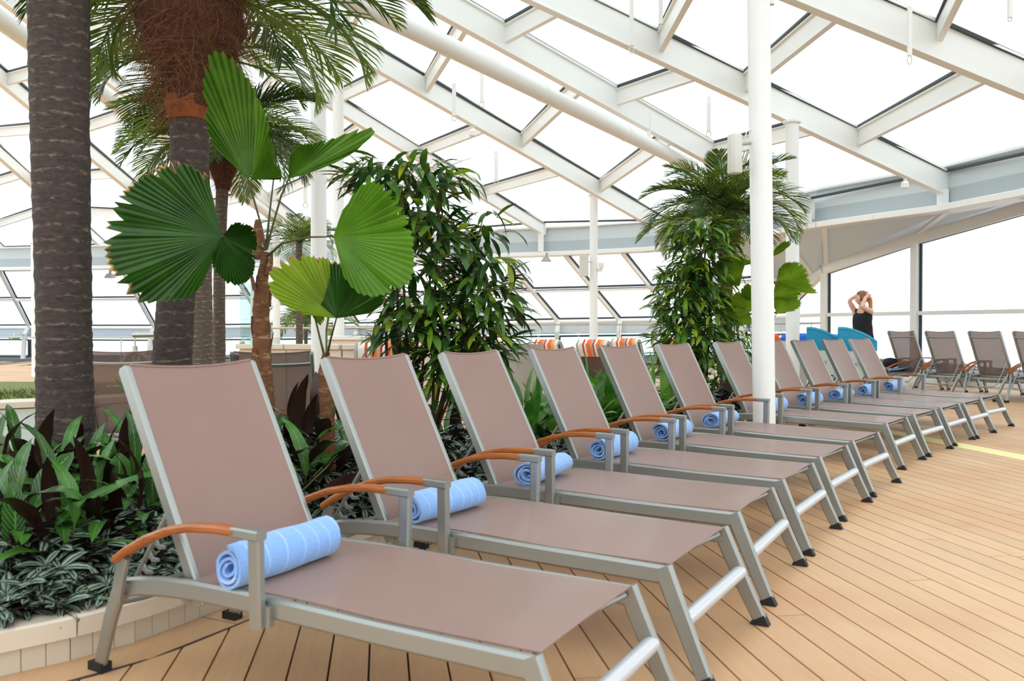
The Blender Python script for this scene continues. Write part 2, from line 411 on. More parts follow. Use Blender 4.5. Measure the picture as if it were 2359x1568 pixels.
# ---- planter edge
EDGE = [V((x, y, 0)) for x, y in [(-2.9, 1.7), (-2.3, 2.3), (-1.9, 2.68), (-1.715, 2.847), (-1.558, 2.982), (-1.42, 3.14), (-1.30, 3.36), (-1.20, 3.563), (-.95, 4.06), (-.52, 4.9), (0, 5.75), (.54, 6.6), (1.1, 7.44), (1.87, 8.6), (2.52, 9.42), (3.1, 10.1), (3.65, 10.72), (4.05, 11.15)]]
def resample(P, step):
    out = []; d = 0; nxt = 0
    for a, b in zip(P, P[1:]):
        l = (b-a).length
        while nxt <= d+l:
            out.append((a.lerp(b, (nxt-d)/l), (b-a).normalized())); nxt += step
        d += l
    return out
def edge_at(s):
    d = 0
    for a, b in zip(EDGE, EDGE[1:]):
        l = (b-a).length
        if s <= d+l: t = (b-a).normalized(); return a.lerp(b, (s-d)/l), V((-t.y, t.x, 0)), t
        d += l
    t = (EDGE[-1]-EDGE[-2]).normalized(); return EDGE[-1], V((-t.y, t.x, 0)), t
ELEN = sum((b-a).length for a, b in zip(EDGE, EDGE[1:]))
BACK = [V((x, y, 0)) for x, y in [(3.75, 11.9), (3.0, 11.6), (2.1, 10.8), (.9, 9.2), (0, 7.9), (-.8, 6.8), (-1.2, 6.1), (-1.7, 5.7), (-2.3, 5.6), (-3.2, 5.3), (-4.6, 4.3), (-5.2, 3.4)]]
planter = empty('planter', (0, 0, 0), label='long curved planting bed with a cream kerb behind the lounger row', cat='planter')
loop = EDGE+BACK
n = len(loop)
so = MB(); so.add([p+V((0, 0, .12)) for p in loop]+[p+V((0, 0, .0)) for p in loop], [tuple(range(n))]+[(i, i+n, (i+1) % n+n, (i+1) % n) for i in range(n)])
so.build('soil', soil, planter, smooth=False)
km = MB().box((0, 0, .046), (.0735, .022, .090)).mesh('kerb_board', slatm, False)
for q, t in resample(EDGE, .076):
    nn = V((-t.y, t.x, 0)); inst('kerb_board', km, planter, frame_m(q+nn*.0, t, (0, 0, 1)))
def coping_seg(s0, s1):
    mb = MB(); k = 5; pts = [edge_at(s0+(s1-s0)*i/k) for i in range(k+1)]
    vs = []
    for q, nn, t in pts:
        for a, z in ((-.035, .09), (-.038, .155), (-.030, .163), (.09, .163), (.09, .09)): vs.append(q+nn*a+V((0, 0, z)))
    fs = [(0, 1, 2, 3, 4), tuple(k*5+i for i in (4, 3, 2, 1, 0))]
    for i in range(k):
        for j in range(5): fs.append((i*5+j, (i+1)*5+j, (i+1)*5+(j+1) % 5, i*5+(j+1) % 5))
    mb.add(vs, fs); return mb
s = 0
while s < ELEN-.1:
    coping_seg(s, min(s+.62, ELEN)).build('coping_block', cream, planter, sharp=20); s += .626
# border planks following the kerb
cs = MB(); s = 0; bord = []
def strip(mb, s0, s1, a0, a1, z):
    k = 4; pts = [edge_at(s0+(s1-s0)*i/k) for i in range(k+1)]; vs = []
    for q, nn, t in pts: vs += [q-nn*a0+V((0, 0, z)), q-nn*a1+V((0, 0, z)), q-nn*a1+V((0, 0, z-.004)), q-nn*a0+V((0, 0, z-.004))]
    fs = [(3, 2, 1, 0), (k*4, k*4+1, k*4+2, k*4+3)]
    for i in range(k):
        for j in range(4): fs.append((i*4+j, i*4+(j+1) % 4, (i+1)*4+(j+1) % 4, (i+1)*4+j))
    mb.add(vs, fs)
strip_end = ELEN
s = 0
while s < ELEN-.3: strip(cs, s, min(s+.5, ELEN), -.02, .2025, .0022); s += .5
cs.build('border_caulk', caulk, floor, smooth=False)
s = 1.05
while s < ELEN-.3:
    mb = MB(); strip(mb, s, min(s+1.35, ELEN), .014, .198, .004); mb.build('border_plank', deck, floor, smooth=False); s += 1.357

# ---- ring beam, roof
def ringz(px, py, z=3.3):
    k = at(px, py, 1.0); Y = (z-H)/(k.z-H); return at(px, py, Y)
RING = [V((-27, 33.6, 3.3)), ringz(0, 624), ringz(250, 620), ringz(480, 617), ringz(740, 611), ringz(1000, 601), ringz(1178, 593), ringz(1330, 588), ringz(1500, 580), ringz(1660, 562), ringz(1800, 541), ringz(1900, 525), ringz(2030, 508), ringz(2180, 489), ringz(2359, 457), V((8.75, 11.5, 3.3)), V((9.0, 8, 3.3)), V((9.2, 3, 3.3)), V((9.2, -6, 3.3))]
ceiling = empty('ceiling', (0, 0, 0), label='white steel and glass conservatory roof', kind='structure')
def ring_strip(za, zb, off0, off1, mat, name, parent, pts=RING, i0=0, i1=None):
    """vertical or raked band along the ring, given by two z levels and outward offsets"""
    P = pts[i0:i1]
    for k in range(len(P)-1):
        mb = MB(); q = []
        for idx in (k, k+1):
            a = P[idx]; t = (P[min(idx+1, len(P)-1)]-P[max(idx-1, 0)]).normalized(); nn = V((-t.y, t.x, 0)).normalized()
            q.append((a, nn))
        vs = []
        for a, nn in q:
            for off, z in ((off0, za), (off1, zb), (off1+.04, zb), (off0+.04, za)): vs.append(V((a.x, a.y, 0))+nn*off+V((0, 0, z)))
        mb.add(vs, [(0, 1, 2, 3), (7, 6, 5, 4), (0, 4, 5, 1), (1, 5, 6, 2), (2, 6, 7, 3), (3, 7, 4, 0)])
        mb.build(name, mat, parent, smooth=False)
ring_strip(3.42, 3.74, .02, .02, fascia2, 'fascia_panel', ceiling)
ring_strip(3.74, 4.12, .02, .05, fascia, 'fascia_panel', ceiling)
rb = MB()
for a, b in zip(RING, RING[1:]):
    bar(rb, a+V((0, 0, .06)), b+V((0, 0, .06)), .5, .12)
rb.build('ring_beam', white, ceiling, smooth=False)
rt = MB()
for a, b in zip(RING, RING[1:]): bar(rt, a+V((0, 0, .84)), b+V((0, 0, .84)), .12, .05)
rt.build('eaves_rail', white, ceiling, smooth=False)

RS = .22
def solve(E, px, py, s=RS):
    r = at(px, py, 1.0); r = V((r.x, r.y, r.z-H))
    a = s*s*(r.x**2+r.y**2)-r.z**2; b = -2*s*s*(r.x*E.x+r.y*E.y)-2*r.z*(H-E.z); c = s*s*(E.x**2+E.y**2)-(H-E.z)**2
    D = math.sqrt(b*b-4*a*c); best = []
    for sg in (-1, 1):
        l = (-b+sg*D)/(2*a); P = V((0, 0, H))+r*l
        if l > 0 and P.z > E.z: best.append(P)
    return min(best, key=lambda P: (P-E).length)
RAF = {}
for k, (u, v, Y, q, dp, ext) in {
        'R4': (0, 0, 0, None, .45, 8), 'R3': (2695, 362, 11.5, (1812, 0), .45, 5), 'R2': (2180, 453, 15.7, (1300, 42.6), .45, 7),
        'Rt': (1865, 505, 18.3, (1421, 262), .42, 9), 'R1': (1540, 546, 22.8, (794, 122), .45, 6), 'R0': (1250, 541, 25., (794, 270), .35, 8),
        'Rh': (990, 560, 26.3, (620, 330), .35, 8), 'R-1': (740, 570, 27.5, (400, 310), .35, 8), 'R-2': (480, 590, 29.5, (0, 195), .4, 5), 'R-4': (249, 585, 31.5, (0, 367), .35, 6),
        'R-5': (10, 590, 33, (-200, 400), .35, 6)}.items():
    if q is None: E = V((9.1, 7.0, 3.45)); P = V((1.8, 5.2, 5.2))
    else: E = at(u, v, Y); P = solve(E, *q)
    d = (P-E).normalized(); RAF[k] = (E, P+d*ext, dp)
def rp(k, px, top=False):
    E, P, dp = RAF[k]; lo, hi = 0., 1.
    f = lambda t: (lambda q: q.x/q.y*F*math.cos(0)+1179.5)(E.lerp(P, t))
    t = min((i/400 for i in range(401)), key=lambda t: abs(f(t)-px) if E.lerp(P, t).y > 1 else 1e9)
    return E.lerp(P, t)
for k, (E, P, dp) in RAF.items():
    mb = MB(); d = (P-E).normalized(); side = V((-d.y, d.x, 0)).normalized(); up = side.cross(d)*(-1 if side.cross(d).z < 0 else 1)
    # I-section: web, flanges
    mb.sweep([E, P], [(-.10, .0), (.10, .0), (.10, .03), (.07, .035), (.07, dp-.03), (.10, dp-.03), (.10, dp), (-.10, dp), (-.10, dp-.03), (-.07, dp-.03), (-.07, .035), (-.10, .03)], side) if False else None
    for w_, z0, z1 in ((.13, 0, .022), (.10, .02, dp-.02), (.17, dp-.035, dp)):
        c = (z0+z1)/2
        bar(mb, E+up*c, P+up*c, w_, z1-z0)
    # end stiffener plates
    mb.box(E+up*dp/2+d*.02, (.2, .03, dp), Matrix.Rotation(math.atan2(side.y, side.x), 3, 'Z'))
    mb.build('rafter', white, ceiling, smooth=False)
    RAF[k] = (E, P, dp)
    # short post from the rafter end to the ring beam
    mb = MB(); bar(mb, V((E.x, E.y, 3.4))+d*.1, E+d*.1+V((0, 0, .1)), .16, .16, (0, 1, 0)); mb.build('eaves_post', white, ceiling, smooth=False)
PUR = [('R2', 1975, 'R3', 2300), ('R2', 1715, 'R3', 1950), ('R2', 1520, 'R3', 1640), ('Rt', 1640, 'R2', 1900), ('Rt', 1421, 'R2', 1630), ('Rt', 1165, 'R2', 1310),
       ('R1', 1383, 'Rt', 1560), ('R1', 1204, 'Rt', 1350), ('R1', 985, 'Rt', 1085), ('R1', 800, 'Rt', 870), ('R0', 1115, 'R1', 1305), ('R0', 967, 'R1', 1130), ('R0', 770, 'R1', 915), ('R0', 600, 'R1', 700),
       ('Rh', 870, 'R0', 1000), ('Rh', 720, 'R0', 850), ('Rh', 560, 'R0', 660), ('R-1', 620, 'Rh', 760), ('R-1', 500, 'Rh', 610), ('R-1', 370, 'Rh', 480), ('R-2', 390, 'R-1', 600), ('R-2', 325, 'R-1', 480), ('R-2', 165, 'R-1', 350), ('R-2', 20, 'R-1', 210),
       ('R-4', 155, 'R-2', 390), ('R-4', 77, 'R-2', 275), ('R-4', -40, 'R-2', 150), ('R-5', -40, 'R-4', 140), ('R-5', -120, 'R-4', 60), ('R-5', -220, 'R-4', -40)]
PURS = {}
for a, pa, b, pb in PUR:
    A, B = rp(a, pa), rp(b, pb); dp = min(RAF[a][2], RAF[b][2])
    lo = V((0, 0, dp*.35)); mb = MB()
    bar(mb, A+lo, B+lo, .085, .018); bar(mb, A+V((0, 0, dp*.66)), B+V((0, 0, dp*.66)), .06, dp*.62); bar(mb, A+V((0, 0, dp*.97)), B+V((0, 0, dp*.97)), .13, .05)
    mb.build('purlin', white, ceiling, smooth=False)
    PURS.setdefault((a, b), []).append((A+V((0, 0, dp)), B+V((0, 0, dp))))
PURS[('R3', 'R4')] = []
for t in (.18, .36, .54, .75):
    E3, P3, d3 = RAF['R3']; E4, P4, d4 = RAF['R4']; A = E3.lerp(P3, t); B = E4.lerp(P4, t)
    mb = MB(); bar(mb, A+V((0, 0, .35)), B+V((0, 0, .35)), .08, .24); mb.build('purlin', white, ceiling, smooth=False)
    PURS[('R3', 'R4')].append((A+V((0, 0, .45)), B+V((0, 0, .45))))
def pane(a, b, c, d, name='glass_pane', parent=ceiling, g=glass, gw=.035, th=.012, inset=.07):
    """one glazed quad a-b-c-d with its dark gasket frame"""
    q = [V(p) for p in (a, b, c, d)]; ctr = sum(q, V())/4
    nn = ((q[2]-q[0]).cross(q[3]-q[1])).normalized()
    ins = []
    for i in range(4):
        e1 = (q[i]-q[i-1]).normalized(); e2 = (q[(i+1) % 4]-q[i]).normalized(); bis = (e2-e1)
        bis = bis.normalized() if bis.length > 1e-4 else (ctr-q[i]).normalized()
        ins.append(q[i]+bis*inset*1.3)
    mb = MB(); mb.add([p+nn*th/2 for p in ins]+[p-nn*th/2 for p in ins], [(0, 1, 2, 3), (7, 6, 5, 4)]+[(i, i+4, (i+1) % 4+4, (i+1) % 4) for i in range(4)])
    o = mb.build(name, g, parent, smooth=False)
    fb = MB()
    for i in range(4): bar(fb, ins[i], ins[(i+1) % 4], gw, .05, nn)
    fb.build('gasket', gasket, o if parent else None, smooth=False)
    return o
for (a, b), L in PURS.items():
    Ea, Pa, da = RAF[a]; Eb, Pb, db = RAF[b]
    rows = [(Ea+V((0, 0, da)), Eb+V((0, 0, db)))]+L+[(Pa+V((0, 0, da)), Pb+V((0, 0, db)))]
    for (A, B), (A2, B2) in zip(rows, rows[1:]):
        if (A2-A).length < .5: continue
        pane(A, B, B2, A2)

# ---- round duct under the roof
ta, tb = rp('Rt', 1690), rp('Rt', 1130); dd = (tb-ta).normalized()
sd = V((dd.y, -dd.x, 0)).normalized(); sd = sd if sd.x < 0 else -sd
ta = at(1590, 380, 16.4); tb = at(1030, 106, 11.0)
tag(MB().tube([ta, ta.lerp(tb, .5), tb, tb+(tb-ta)*.7], .125, 18).build('duct', white), 'round white ventilation duct slung under the glass roof', 'duct')
du = C.objects['duct']
for k in (.02, .35, .7, 1.0):
    p = ta.lerp(tb, k); e = (tb-ta).normalized()
    MB().tube([p-e*.02, p+e*.02], .133, 18).build('duct_collar', white, du)
ta2 = at(640, 508, 25.5); tb2 = at(-250, -140, 8)
tag(MB().tube([ta2, tb2], .13, 16).build('duct', white), 'long round white duct crossing the roof at upper left behind palms', 'duct')

# ---- columns
def column(px, Y, r, ztop, zbot, lean, label):
    x = (px-1179.5)/F*Y; o = empty('column', (x, Y, 0), label=label, cat='column', kind='structure'); o.rotation_euler = (0, lean, 0)
    MB().lathe([(r, zbot), (r, ztop)], 32).build('shaft', white, o)
    MB().lathe([(r*1.12, ztop-.05), (r*1.35, ztop-.03), (r*1.35, ztop)], 32).build('head_plate', white, o)
    MB().lathe([(r*1.1, zbot), (r*1.1, zbot+.04), (r, zbot+.06)], 32).build('base_collar', white, o)
    return o
colA = column(1763, 7.45, .096, 5.6, 0, -.0175, 'tall white round column standing in the gap between the loungers')
column(1827, 13.5, .103, 4.44, 0, -.007, 'white round column behind the turquoise towel bins')
column(1367.5, 21, .1, 4.47, 0, 0, 'white round column in front of the far slanted windows')
column(735, 11, .1, 6.6, 0, 0, 'white round column behind the fan palm leaves')
column(780.5, 15.8, .1, 6.1, 0, 0, 'white round column just right of and behind the one by the fan palm')
column(83, 21, .1, 3.3, 0, 0, 'white round column left of the large palm trunk')
column(637, 24, .1, 4.2, 0, 0, 'far white column behind the low cream wall')

# ---- outer glazing
SILLZ = lambda x: 1.22 if x < -15 else (1.3+(x+5)*.0105 if x < -5 and x > -15 else 1.3+(x+5)*.016)
tops = [-300, 0, 281, 530, 730, 880, 1020, 1162, 1303, 1436, 1590, 1730]
dxs = [68, 68, 75, 85, 95, 105, 115, 124, 124, 123, 120, 105]
def on_ring(px):
    for a, b in zip(RING, RING[1:]):
        pa, pb = a.x/a.y*F+1179.5, b.x/b.y*F+1179.5
        if pa <= px <= pb: return a.lerp(b, (px-pa)/(pb-pa))
    return RING[0].copy()
pairs = []
for px, dx in zip(tops, dxs):
    A = on_ring(px); Yb = A.y+(2.8 if px < 1500 else 1.8); x = (px+dx-1179.5)/F*Yb
    pairs.append((A, V((x, Yb, SILLZ(x)))))
wn = 1
for i, ((A, B), (A2, B2)) in enumerate(zip(pairs, pairs[1:])):
    win = empty('window_%d' % wn, label='sloping panes of the far glass wall', kind='structure'); wn += 1
    mb = MB(); bar(mb, A, B, .07, .13); mb.build('mullion', white, win, smooth=False)
    Mi, Mi2 = A.lerp(B, .5), A2.lerp(B2, .5)
    mb = MB(); bar(mb, Mi, Mi2, .1, .06); mb.build('transom', white, win, smooth=False)
    up = V((0, .05, .07))
    pane(A+up, Mi+up, Mi2+up, A2+up, 'pane', win, inset=.08, gw=.05)
    pane(Mi+up, B+up, B2+up, Mi2+up, 'pane', win, inset=.08, gw=.05)
    hh = .42
    mb = MB(); bar(mb, B, B2, .14, .06); mb.build('sill', white, win, smooth=False)
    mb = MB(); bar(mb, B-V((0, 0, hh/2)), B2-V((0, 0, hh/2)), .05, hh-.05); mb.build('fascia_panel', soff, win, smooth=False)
    lo = V((0, 0, -hh)); f0, f1 = V((B.x, B.y, .02)), V((B2.x, B2.y, .02))
    pane(B+lo, f0, f1, B2+lo, 'pane', win, inset=.05, gw=.06)
    mb = MB(); mb.sweep([B+V((0, -.1, 0)), B+V((-.05, -.25, -.3)), V((B.x-.1, B.y-.3, 0))], rect(.14, .12), (1, 0, 0)); mb.build('post', white, win, smooth=False)
# right wall: tall windows
WB = [pairs[-1][1].xy, (7.6, 20.7), (8.8, 18.6), (9.97, 16.3), (10.7, 13.5), (11.1, 9), (11.2, 2), (11.2, -6)]
WT = [1.9, 2.52, 3.03, 3.43, 3.6, 3.65, 3.65, 3.65]
TZ = 1.515
for i in range(len(WB)-1):
    a, b = V((*WB[i], 0)), V((*WB[i+1], 0)); win = empty('window_%d' % wn, label='tall clear panes of the right-hand window wall', kind='structure'); wn += 1
    ta_, tb_ = a+V((0, 0, WT[i])), b+V((0, 0, WT[i+1]))
    t = (b-a).normalized(); nn = V((-t.y, t.x, 0)); nn = -nn if nn.x > 0 else nn   # inward
    za, zb = V((0, 0, TZ)), V((0, 0, TZ))
    mb = MB(); bar(mb, a+nn*.05, ta_+nn*.05, .15, .16, t); mb.build('mullion', white, win, smooth=False)
    mb = MB(); bar(mb, a+t*.10, ta_+t*.10-V((0, 0, .02)), .045, .06, t); mb.build('gasket', gasket, win, smooth=False)
    mb = MB(); bar(mb, a+za+nn*.03, b+zb+nn*.03, .09, .085); mb.build('transom', white, win, smooth=False)
    mb = MB(); bar(mb, ta_+nn*.05+V((0, 0, .1)), tb_+nn*.05+V((0, 0, .1)), .16, .26); mb.build('head_rail', white, win, smooth=False)
    mb = MB(); bar(mb, a+V((0, 0, .06)), b+V((0, 0, .06)), .14, .12); mb.build('sill', white, win, smooth=False)
    pane(a+V((0, 0, .1)), b+V((0, 0, .1)), b+zb, a+za, 'pane', win, inset=.03, gw=.02)
    pane(a+za, b+zb, tb_, ta_, 'pane', win, inset=.03, gw=.02)
# soffit between the ring beam and the window head
ri = [RING[9], RING[10], RING[11], RING[13], RING[14], RING[15], RING[17], RING[18]]
wi = [V((*WB[i], WT[i]+.22)) for i in range(len(WB))]
wi = [wi[0], wi[1].lerp(wi[0], .4), wi[1], wi[2], wi[3], wi[4], wi[6], wi[7]]
for i in range(len(ri)-1):
    a, b, c, d = ri[i], ri[i+1], wi[i+1], wi[i]; up = V((0, 0, .03)); a = a+V((0, 0, .02)); b = b+V((0, 0, .02))
    mb = MB(); mb.add([a, b, c, d, a+up, b+up, c+up, d+up], [(3, 2, 1, 0), (4, 5, 6, 7)]+[(k, (k+1) % 4, (k+1) % 4+4, k+4) for k in range(4)])
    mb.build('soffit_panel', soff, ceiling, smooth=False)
    mb = MB(); bar(mb, a-V((0, 0, .02)), d-V((0, 0, .02)), .1, .05); mb.build('soffit_rib', white, ceiling, smooth=False)

# ================================================================== SUN LOUNGERS
W2 = .34
def make_lounger(name, top, hinge, slm, strut=True):
    root = empty(name)
    prof = rect(.032, .062, .009)
    pth = [(-1.53, .318), (-1.46, .333), (-1.34, .348), (-1.2, .356), (-1.0, .357), (-.88, .354), (-.5, .345), (-.02, .340)]
    for s in (-1, 1):
        MB().sweep([(x, s*(W2-.016), z) for x, z in pth], prof, (0, 1, 0)).build('side_rail', metal, root)
        # front leg with mitred head
        lg = MB(); lg.sweep([(-.034, s*(W2-.016), .366), (.0, s*(W2-.013), .285), (.072, s*(W2-.004), .12), (.118, s*(W2+.004), .022)], rect(.032, .064, .008), (0, 1, 0), [1.0, .98, .9, .84])
        lg = lg.build('leg', metal, root)
        fc = MB(); y = s*(W2+.006)
        fc.add([(.085, y-.02, 0), (.158, y-.02, 0), (.158, y+.02, 0), (.085, y+.02, 0), (.088, y-.018, .012), (.138, y-.018, .04), (.138, y+.018, .04), (.088, y+.018, .012)],
               [(3, 2, 1, 0), (4, 5, 6, 7), (0, 1, 5, 4), (1, 2, 6, 5), (2, 3, 7, 6), (3, 0, 4, 7)])
        fc.build('foot_cap', rubber, lg, smooth=False)
        bl = MB().sweep([(-1.515, s*.345, .35), (-1.60, s*.325, .21), (-1.70, s*.295, .02)], rect(.03, .056, .008), (0, 1, 0), [1, .95, .85]).build('leg', metal, root)
        MB().box((-1.705, s*.294, .0165), (.07, .042, .033)).build('foot_cap', rubber, bl, smooth=False)
        # arm: front post, metal knuckle, teak, rear post
        ap = MB(); ap.sweep([(-.905, s*.357, .30), (-.903, s*.362, .42), (-.902, s*.366, .585)], rect(.03, .046, .006), (0, 1, 0))
        ap.sweep([(-.88, s*.366, .571), (-.985, s*.366, .573)], rect(.042, .030, .005), (0, 1, 0))
        ap.box((-.885, s*.346, .335), (.05, .02, .06)); ap = ap.build('arm_post', metal, root)
        wp = [(-.975, .573), (-1.06, .573), (-1.16, .565), (-1.26, .545), (-1.36, .508), (-1.45, .462), (-1.51, .424)]
        MB().sweep([(x, s*.366, z) for x, z in wp], rect(.046, .026, .008), (0, 1, 0)).build('armrest', teak, root)
        MB().sweep([(-1.475, s*.366, .437), (-1.50, s*.362, .38), (-1.53, s*.355, .29)], rect(.022, .044, .005), (0, 1, 0)).build('rear_post', metal, root)
    MB().tube([(.044, -W2+.01, .20), (.044, W2-.01, .20)], .0265, 14).build('crossbar', M('bright_silver_tube', sr(205, 208, 212), .3, .3), root)
    MB().tube([(-.035-.075*(1-y*y), y*.305, .345-.03*(1-y*y)) for y in [-1, -.75, -.5, -.25, 0, .25, .5, .75, 1]], .011, 8).build('curved_crossbar', metal, root)
    for x, z in ((-1.44, .325), (-1.49, .315)):
        MB().tube([(x, -.315, z), (x, .315, z)], .012, 8).build('rear_crossbar', metal, root)
    # seat
    def seat(u, v):
        y = -W2+.034+v*(2*W2-.068); e = 1-abs(2*v-1)**2
        x = -1.25+u*(1.235-.018*e); z = .377-.0*u
        base = .377 if x > -.5 else .377+.012*math.sin(math.pi*min(1, (-.5-x)/.75))
        return (x, y, base-.010*e*math.sin(math.pi*min(u*1.15, 1))-.004-(.012*e*max(0, (u-.93)/.07)))
    MB().sheet(seat, 14, 8, .004).build('seat_sling', slm, root)
    # back
    tx, tz = top; hx, hz = hinge; L = V((tx-hx, 0, tz-hz)); e = L.normalized(); nn = V((-e.z, 0, e.x)) if True else None
    nn = V((e.z, 0, -e.x))    # faces the sitter
    bf = MB()
    for s in (-1, 1):
        pts = [V((hx, s*.279, hz))+L*k for k in (-.06, .5, .985, 1.0)]
        bf.sweep(pts, rect(.026, .046, .006), (0, 1, 0), [1, 1, 1, .7])
    bf = bf.build('back_frame', metal, root)
    for k, dz in ((.885, .03), (.03, .02)):
        pts = [V((hx, y*.27, hz))+L*k-nn*(.012+dz*(1-y*y)*.8) for y in (-1, -.6, -.2, .2, .6, 1)]
        MB().sweep(pts, rect(.03, .018, .006) if k > .5 else rect(.04, .02, .006), L).build('back_crossbar', metal, root)
    def bk(u, v):
        y = -.267+v*.534; q = 1-abs(2*v-1)**2
        return V((hx, y, hz))+L*(.035+u*(.965-.022*q))+nn*(.016-.014*q*math.sin(math.pi*min(1, u*1.1))**.5)
    MB().sheet(bk, 10, 8, .004).build('back_sling', slm, root)
    pts = [V(bk(1, v/8)) for v in range(9)]
    MB().tube(pts, .006, 6).build('top_hem', slm, root)
    # recline struts with notched racks, low loop
    if strut:
        a = V((hx, 0, hz))+L*.36-nn*.02
        for s in (-1, 1):
            st = MB().tube([a+V((0, s*.262, 0)), V((-1.60, s*.262, .27)), V((-1.66, s*.24, .225)), V((-1.68, s*.15, .21)), V((-1.685, 0, .205))], .009, 8).build('recline_strut', metal, root)
            rk = MB(); o = a.lerp(V((-1.60, 0, .27)), .35); d = (V((-1.60, 0, .27))-a).normalized(); dn = V((-d.z, 0, d.x)); dn = dn if dn.z < 0 else -dn
            for k in range(4):
                q = o+d*k*.055+V((0, s*.262, 0)); rk.sweep([q, q+dn*.03+d*.008, q+dn*.055-d*.012], rect(.008, .022, .002), (0, 1, 0), [1.2, .8, .5])
            rk.build('rack_teeth', metal, st)
            MB().lathe([(.008, -.006), (.01, 0), (.008, .006)], 8, a+V((0, s*.274, 0))).build('pivot_bolt', metal, st)
    return root

POSES = [(0.230, 2.337, -0.5025), (0.700, 3.120, -0.5313), (1.147, 3.960, -0.5126), (1.607, 4.750, -0.5617), (2.099, 5.536, -0.6069), (2.616, 6.281, -0.6549), (3.358, 7.428, -0.6698), (3.946, 8.141, -0.7364), (4.543, 8.838, -0.7285), (5.096, 9.435, -0.7488), (5.670, 10.107, -0.8012)]
ORD = ['nearest to the camera, cut by the bottom edge', 'second from the near end', 'third from the near end', 'fourth from the near end', 'fifth from the near end', 'sixth, just before the tall white column', 'seventh, its back crossed by the tall white column', 'fourth from the far end, just past the tall column', 'third from the far end of the long row', 'second from the far end of the long row', 'last of the long row, by the turquoise bins']
proto = make_lounger('sun_lounger', (-1.590, 1.036), (-1.245, .335), sling)
def make_towel(seed):
    r = random.Random(seed); mb = MB(); turns = 3.1; n = 54; L = .43; m = 10; th = .0085
    root_pts = []
    for i in range(n+1):
        a = i/n*turns*2*math.pi; rr = .010+.0475*(i/n)+.0022*math.sin(a*2.3+seed)
        root_pts.append((a, rr))
    a, rr = root_pts[-1]
    def P(i, v, side):
        a, rr = root_pts[i]; q = rr+side*th/2; y = (v-.5)*(L+.02*math.sin(a*.7+seed)*(1-i/n*.6))
        k = noise.noise(V((a*.8, v*4, seed)))*.006*(i/n)
        x = (q+k)*math.cos(a+seed)*1.08; z = (q+k)*math.sin(a+seed)*.97
        return V((x, y+.012*math.sin(a), max(z, -.052)))
    vs = []; fs = []
    for sd in (1, -1):
        for i in range(n+1):
            for j in range(m+1): vs.append(P(i, j/m, sd))
    K = (n+1)*(m+1); ix = lambda i, j: i*(m+1)+j
    for i in range(n):
        for j in range(m):
            q = (ix(i, j), ix(i, j+1), ix(i+1, j+1), ix(i+1, j)); fs += [q, tuple(K+t for t in q[::-1])]
        fs += [(ix(i+1, 0), ix(i+1, 0)+K, ix(i, 0)+K, ix(i, 0)), (ix(i, m), ix(i, m)+K, ix(i+1, m)+K, ix(i+1, m))]
    for j in range(m): fs += [(ix(n, j), ix(n, j+1), ix(n, j+1)+K, ix(n, j)+K)]
    mb.add(vs, fs); return mb.mesh('rolled_towel', towelm, True, 60)
tmesh = [make_towel(s_) for s_ in (1, 2.2, 4.1)]
tx_ = [(-1.075, -.10, 1.0, .03), (-1.10, -.09, .98, -.03), (-1.09, -.07, .92, .05), (-1.12, -.07, .95, -.02), (-1.12, -.05, .97, .04), (-1.13, -.05, .92, .02), (-1.12, -.03, .95, -.02), (-1.12, -.05, .93, .05), (-1.12, -.05, .9, 0), (-1.13, -.06, .88, .03), (-1.12, -.02, .95, .04)]
for i, (x, y, th) in enumerate(POSES):
    o = proto if i == 0 else copy_tree(proto)
    o.location = (x, y, 0); o.rotation_euler = (0, 0, th)
    tag(o, 'brown mesh sun lounger, '+ORD[i], 'sun lounger', 'sun loungers in the long row beside the planting bed')
    a, b, s_, rz = tx_[i]; mw = Matrix.Translation((x, y, 0))@Matrix.Rotation(th, 4, 'Z')@Matrix.Translation((a+.01, b, .442))@Matrix.Rotation(rz, 4, 'Z')@Matrix.Diagonal((1.16, s_*1.06, 1.13, 1))
    t = inst('rolled_towel', tmesh[i % 3], None, mw)
    tag(t, 'blue rolled towel on the lounger '+ORD[i], 'towel', 'rolled blue towels on the long row of loungers')
# second row, seen from behind, right of the picture
proto2 = make_lounger('sun_lounger', (-1.585, 1.045), (-1.245, .335), sling2)
hd = R(25)
rear = V((7.65, 14.0, 0)); step = V((.33, -.71, 0))
def lounger_at(pr, rear_c, hd, fwd=1.70):
    o = pr; d = V((math.cos(hd), math.sin(hd), 0)); o.location = rear_c+d*fwd; o.rotation_euler = (0, 0, hd); return o
for i, (k, lb) in enumerate([(-2, 'leftmost of the four'), (-1, 'second from left of the four'), (0, 'third from left of the four'), (1, 'rightmost of four, cut by picture edge')]):
    o = proto2 if i == 0 else copy_tree(proto2)
    lounger_at(o, rear+step*k+V((-.05*(k == -1)-.06*(k == -2), 0, 0)), hd); o.scale = (1, 1, 1.08)
    tag(o, 'taupe lounger seen from behind, '+lb+', by windows', 'sun lounger', 'loungers facing the window wall')
# dark-looking loungers facing away behind the planting
darkm = [((-1.70, 5.98, 0), R(97), 'backlit lounger back seen between the two nearest loungers'), ((-2.93, 6.25, 0), R(94), 'dark lounger back mostly hidden behind the large palm trunk')]
for rc, h_, lb in darkm:
    o = lounger_at(copy_tree(proto2), V(rc), h_); o.scale = (1, 1, .955); tag(o, lb, 'sun lounger', 'loungers facing away behind the planting bed')
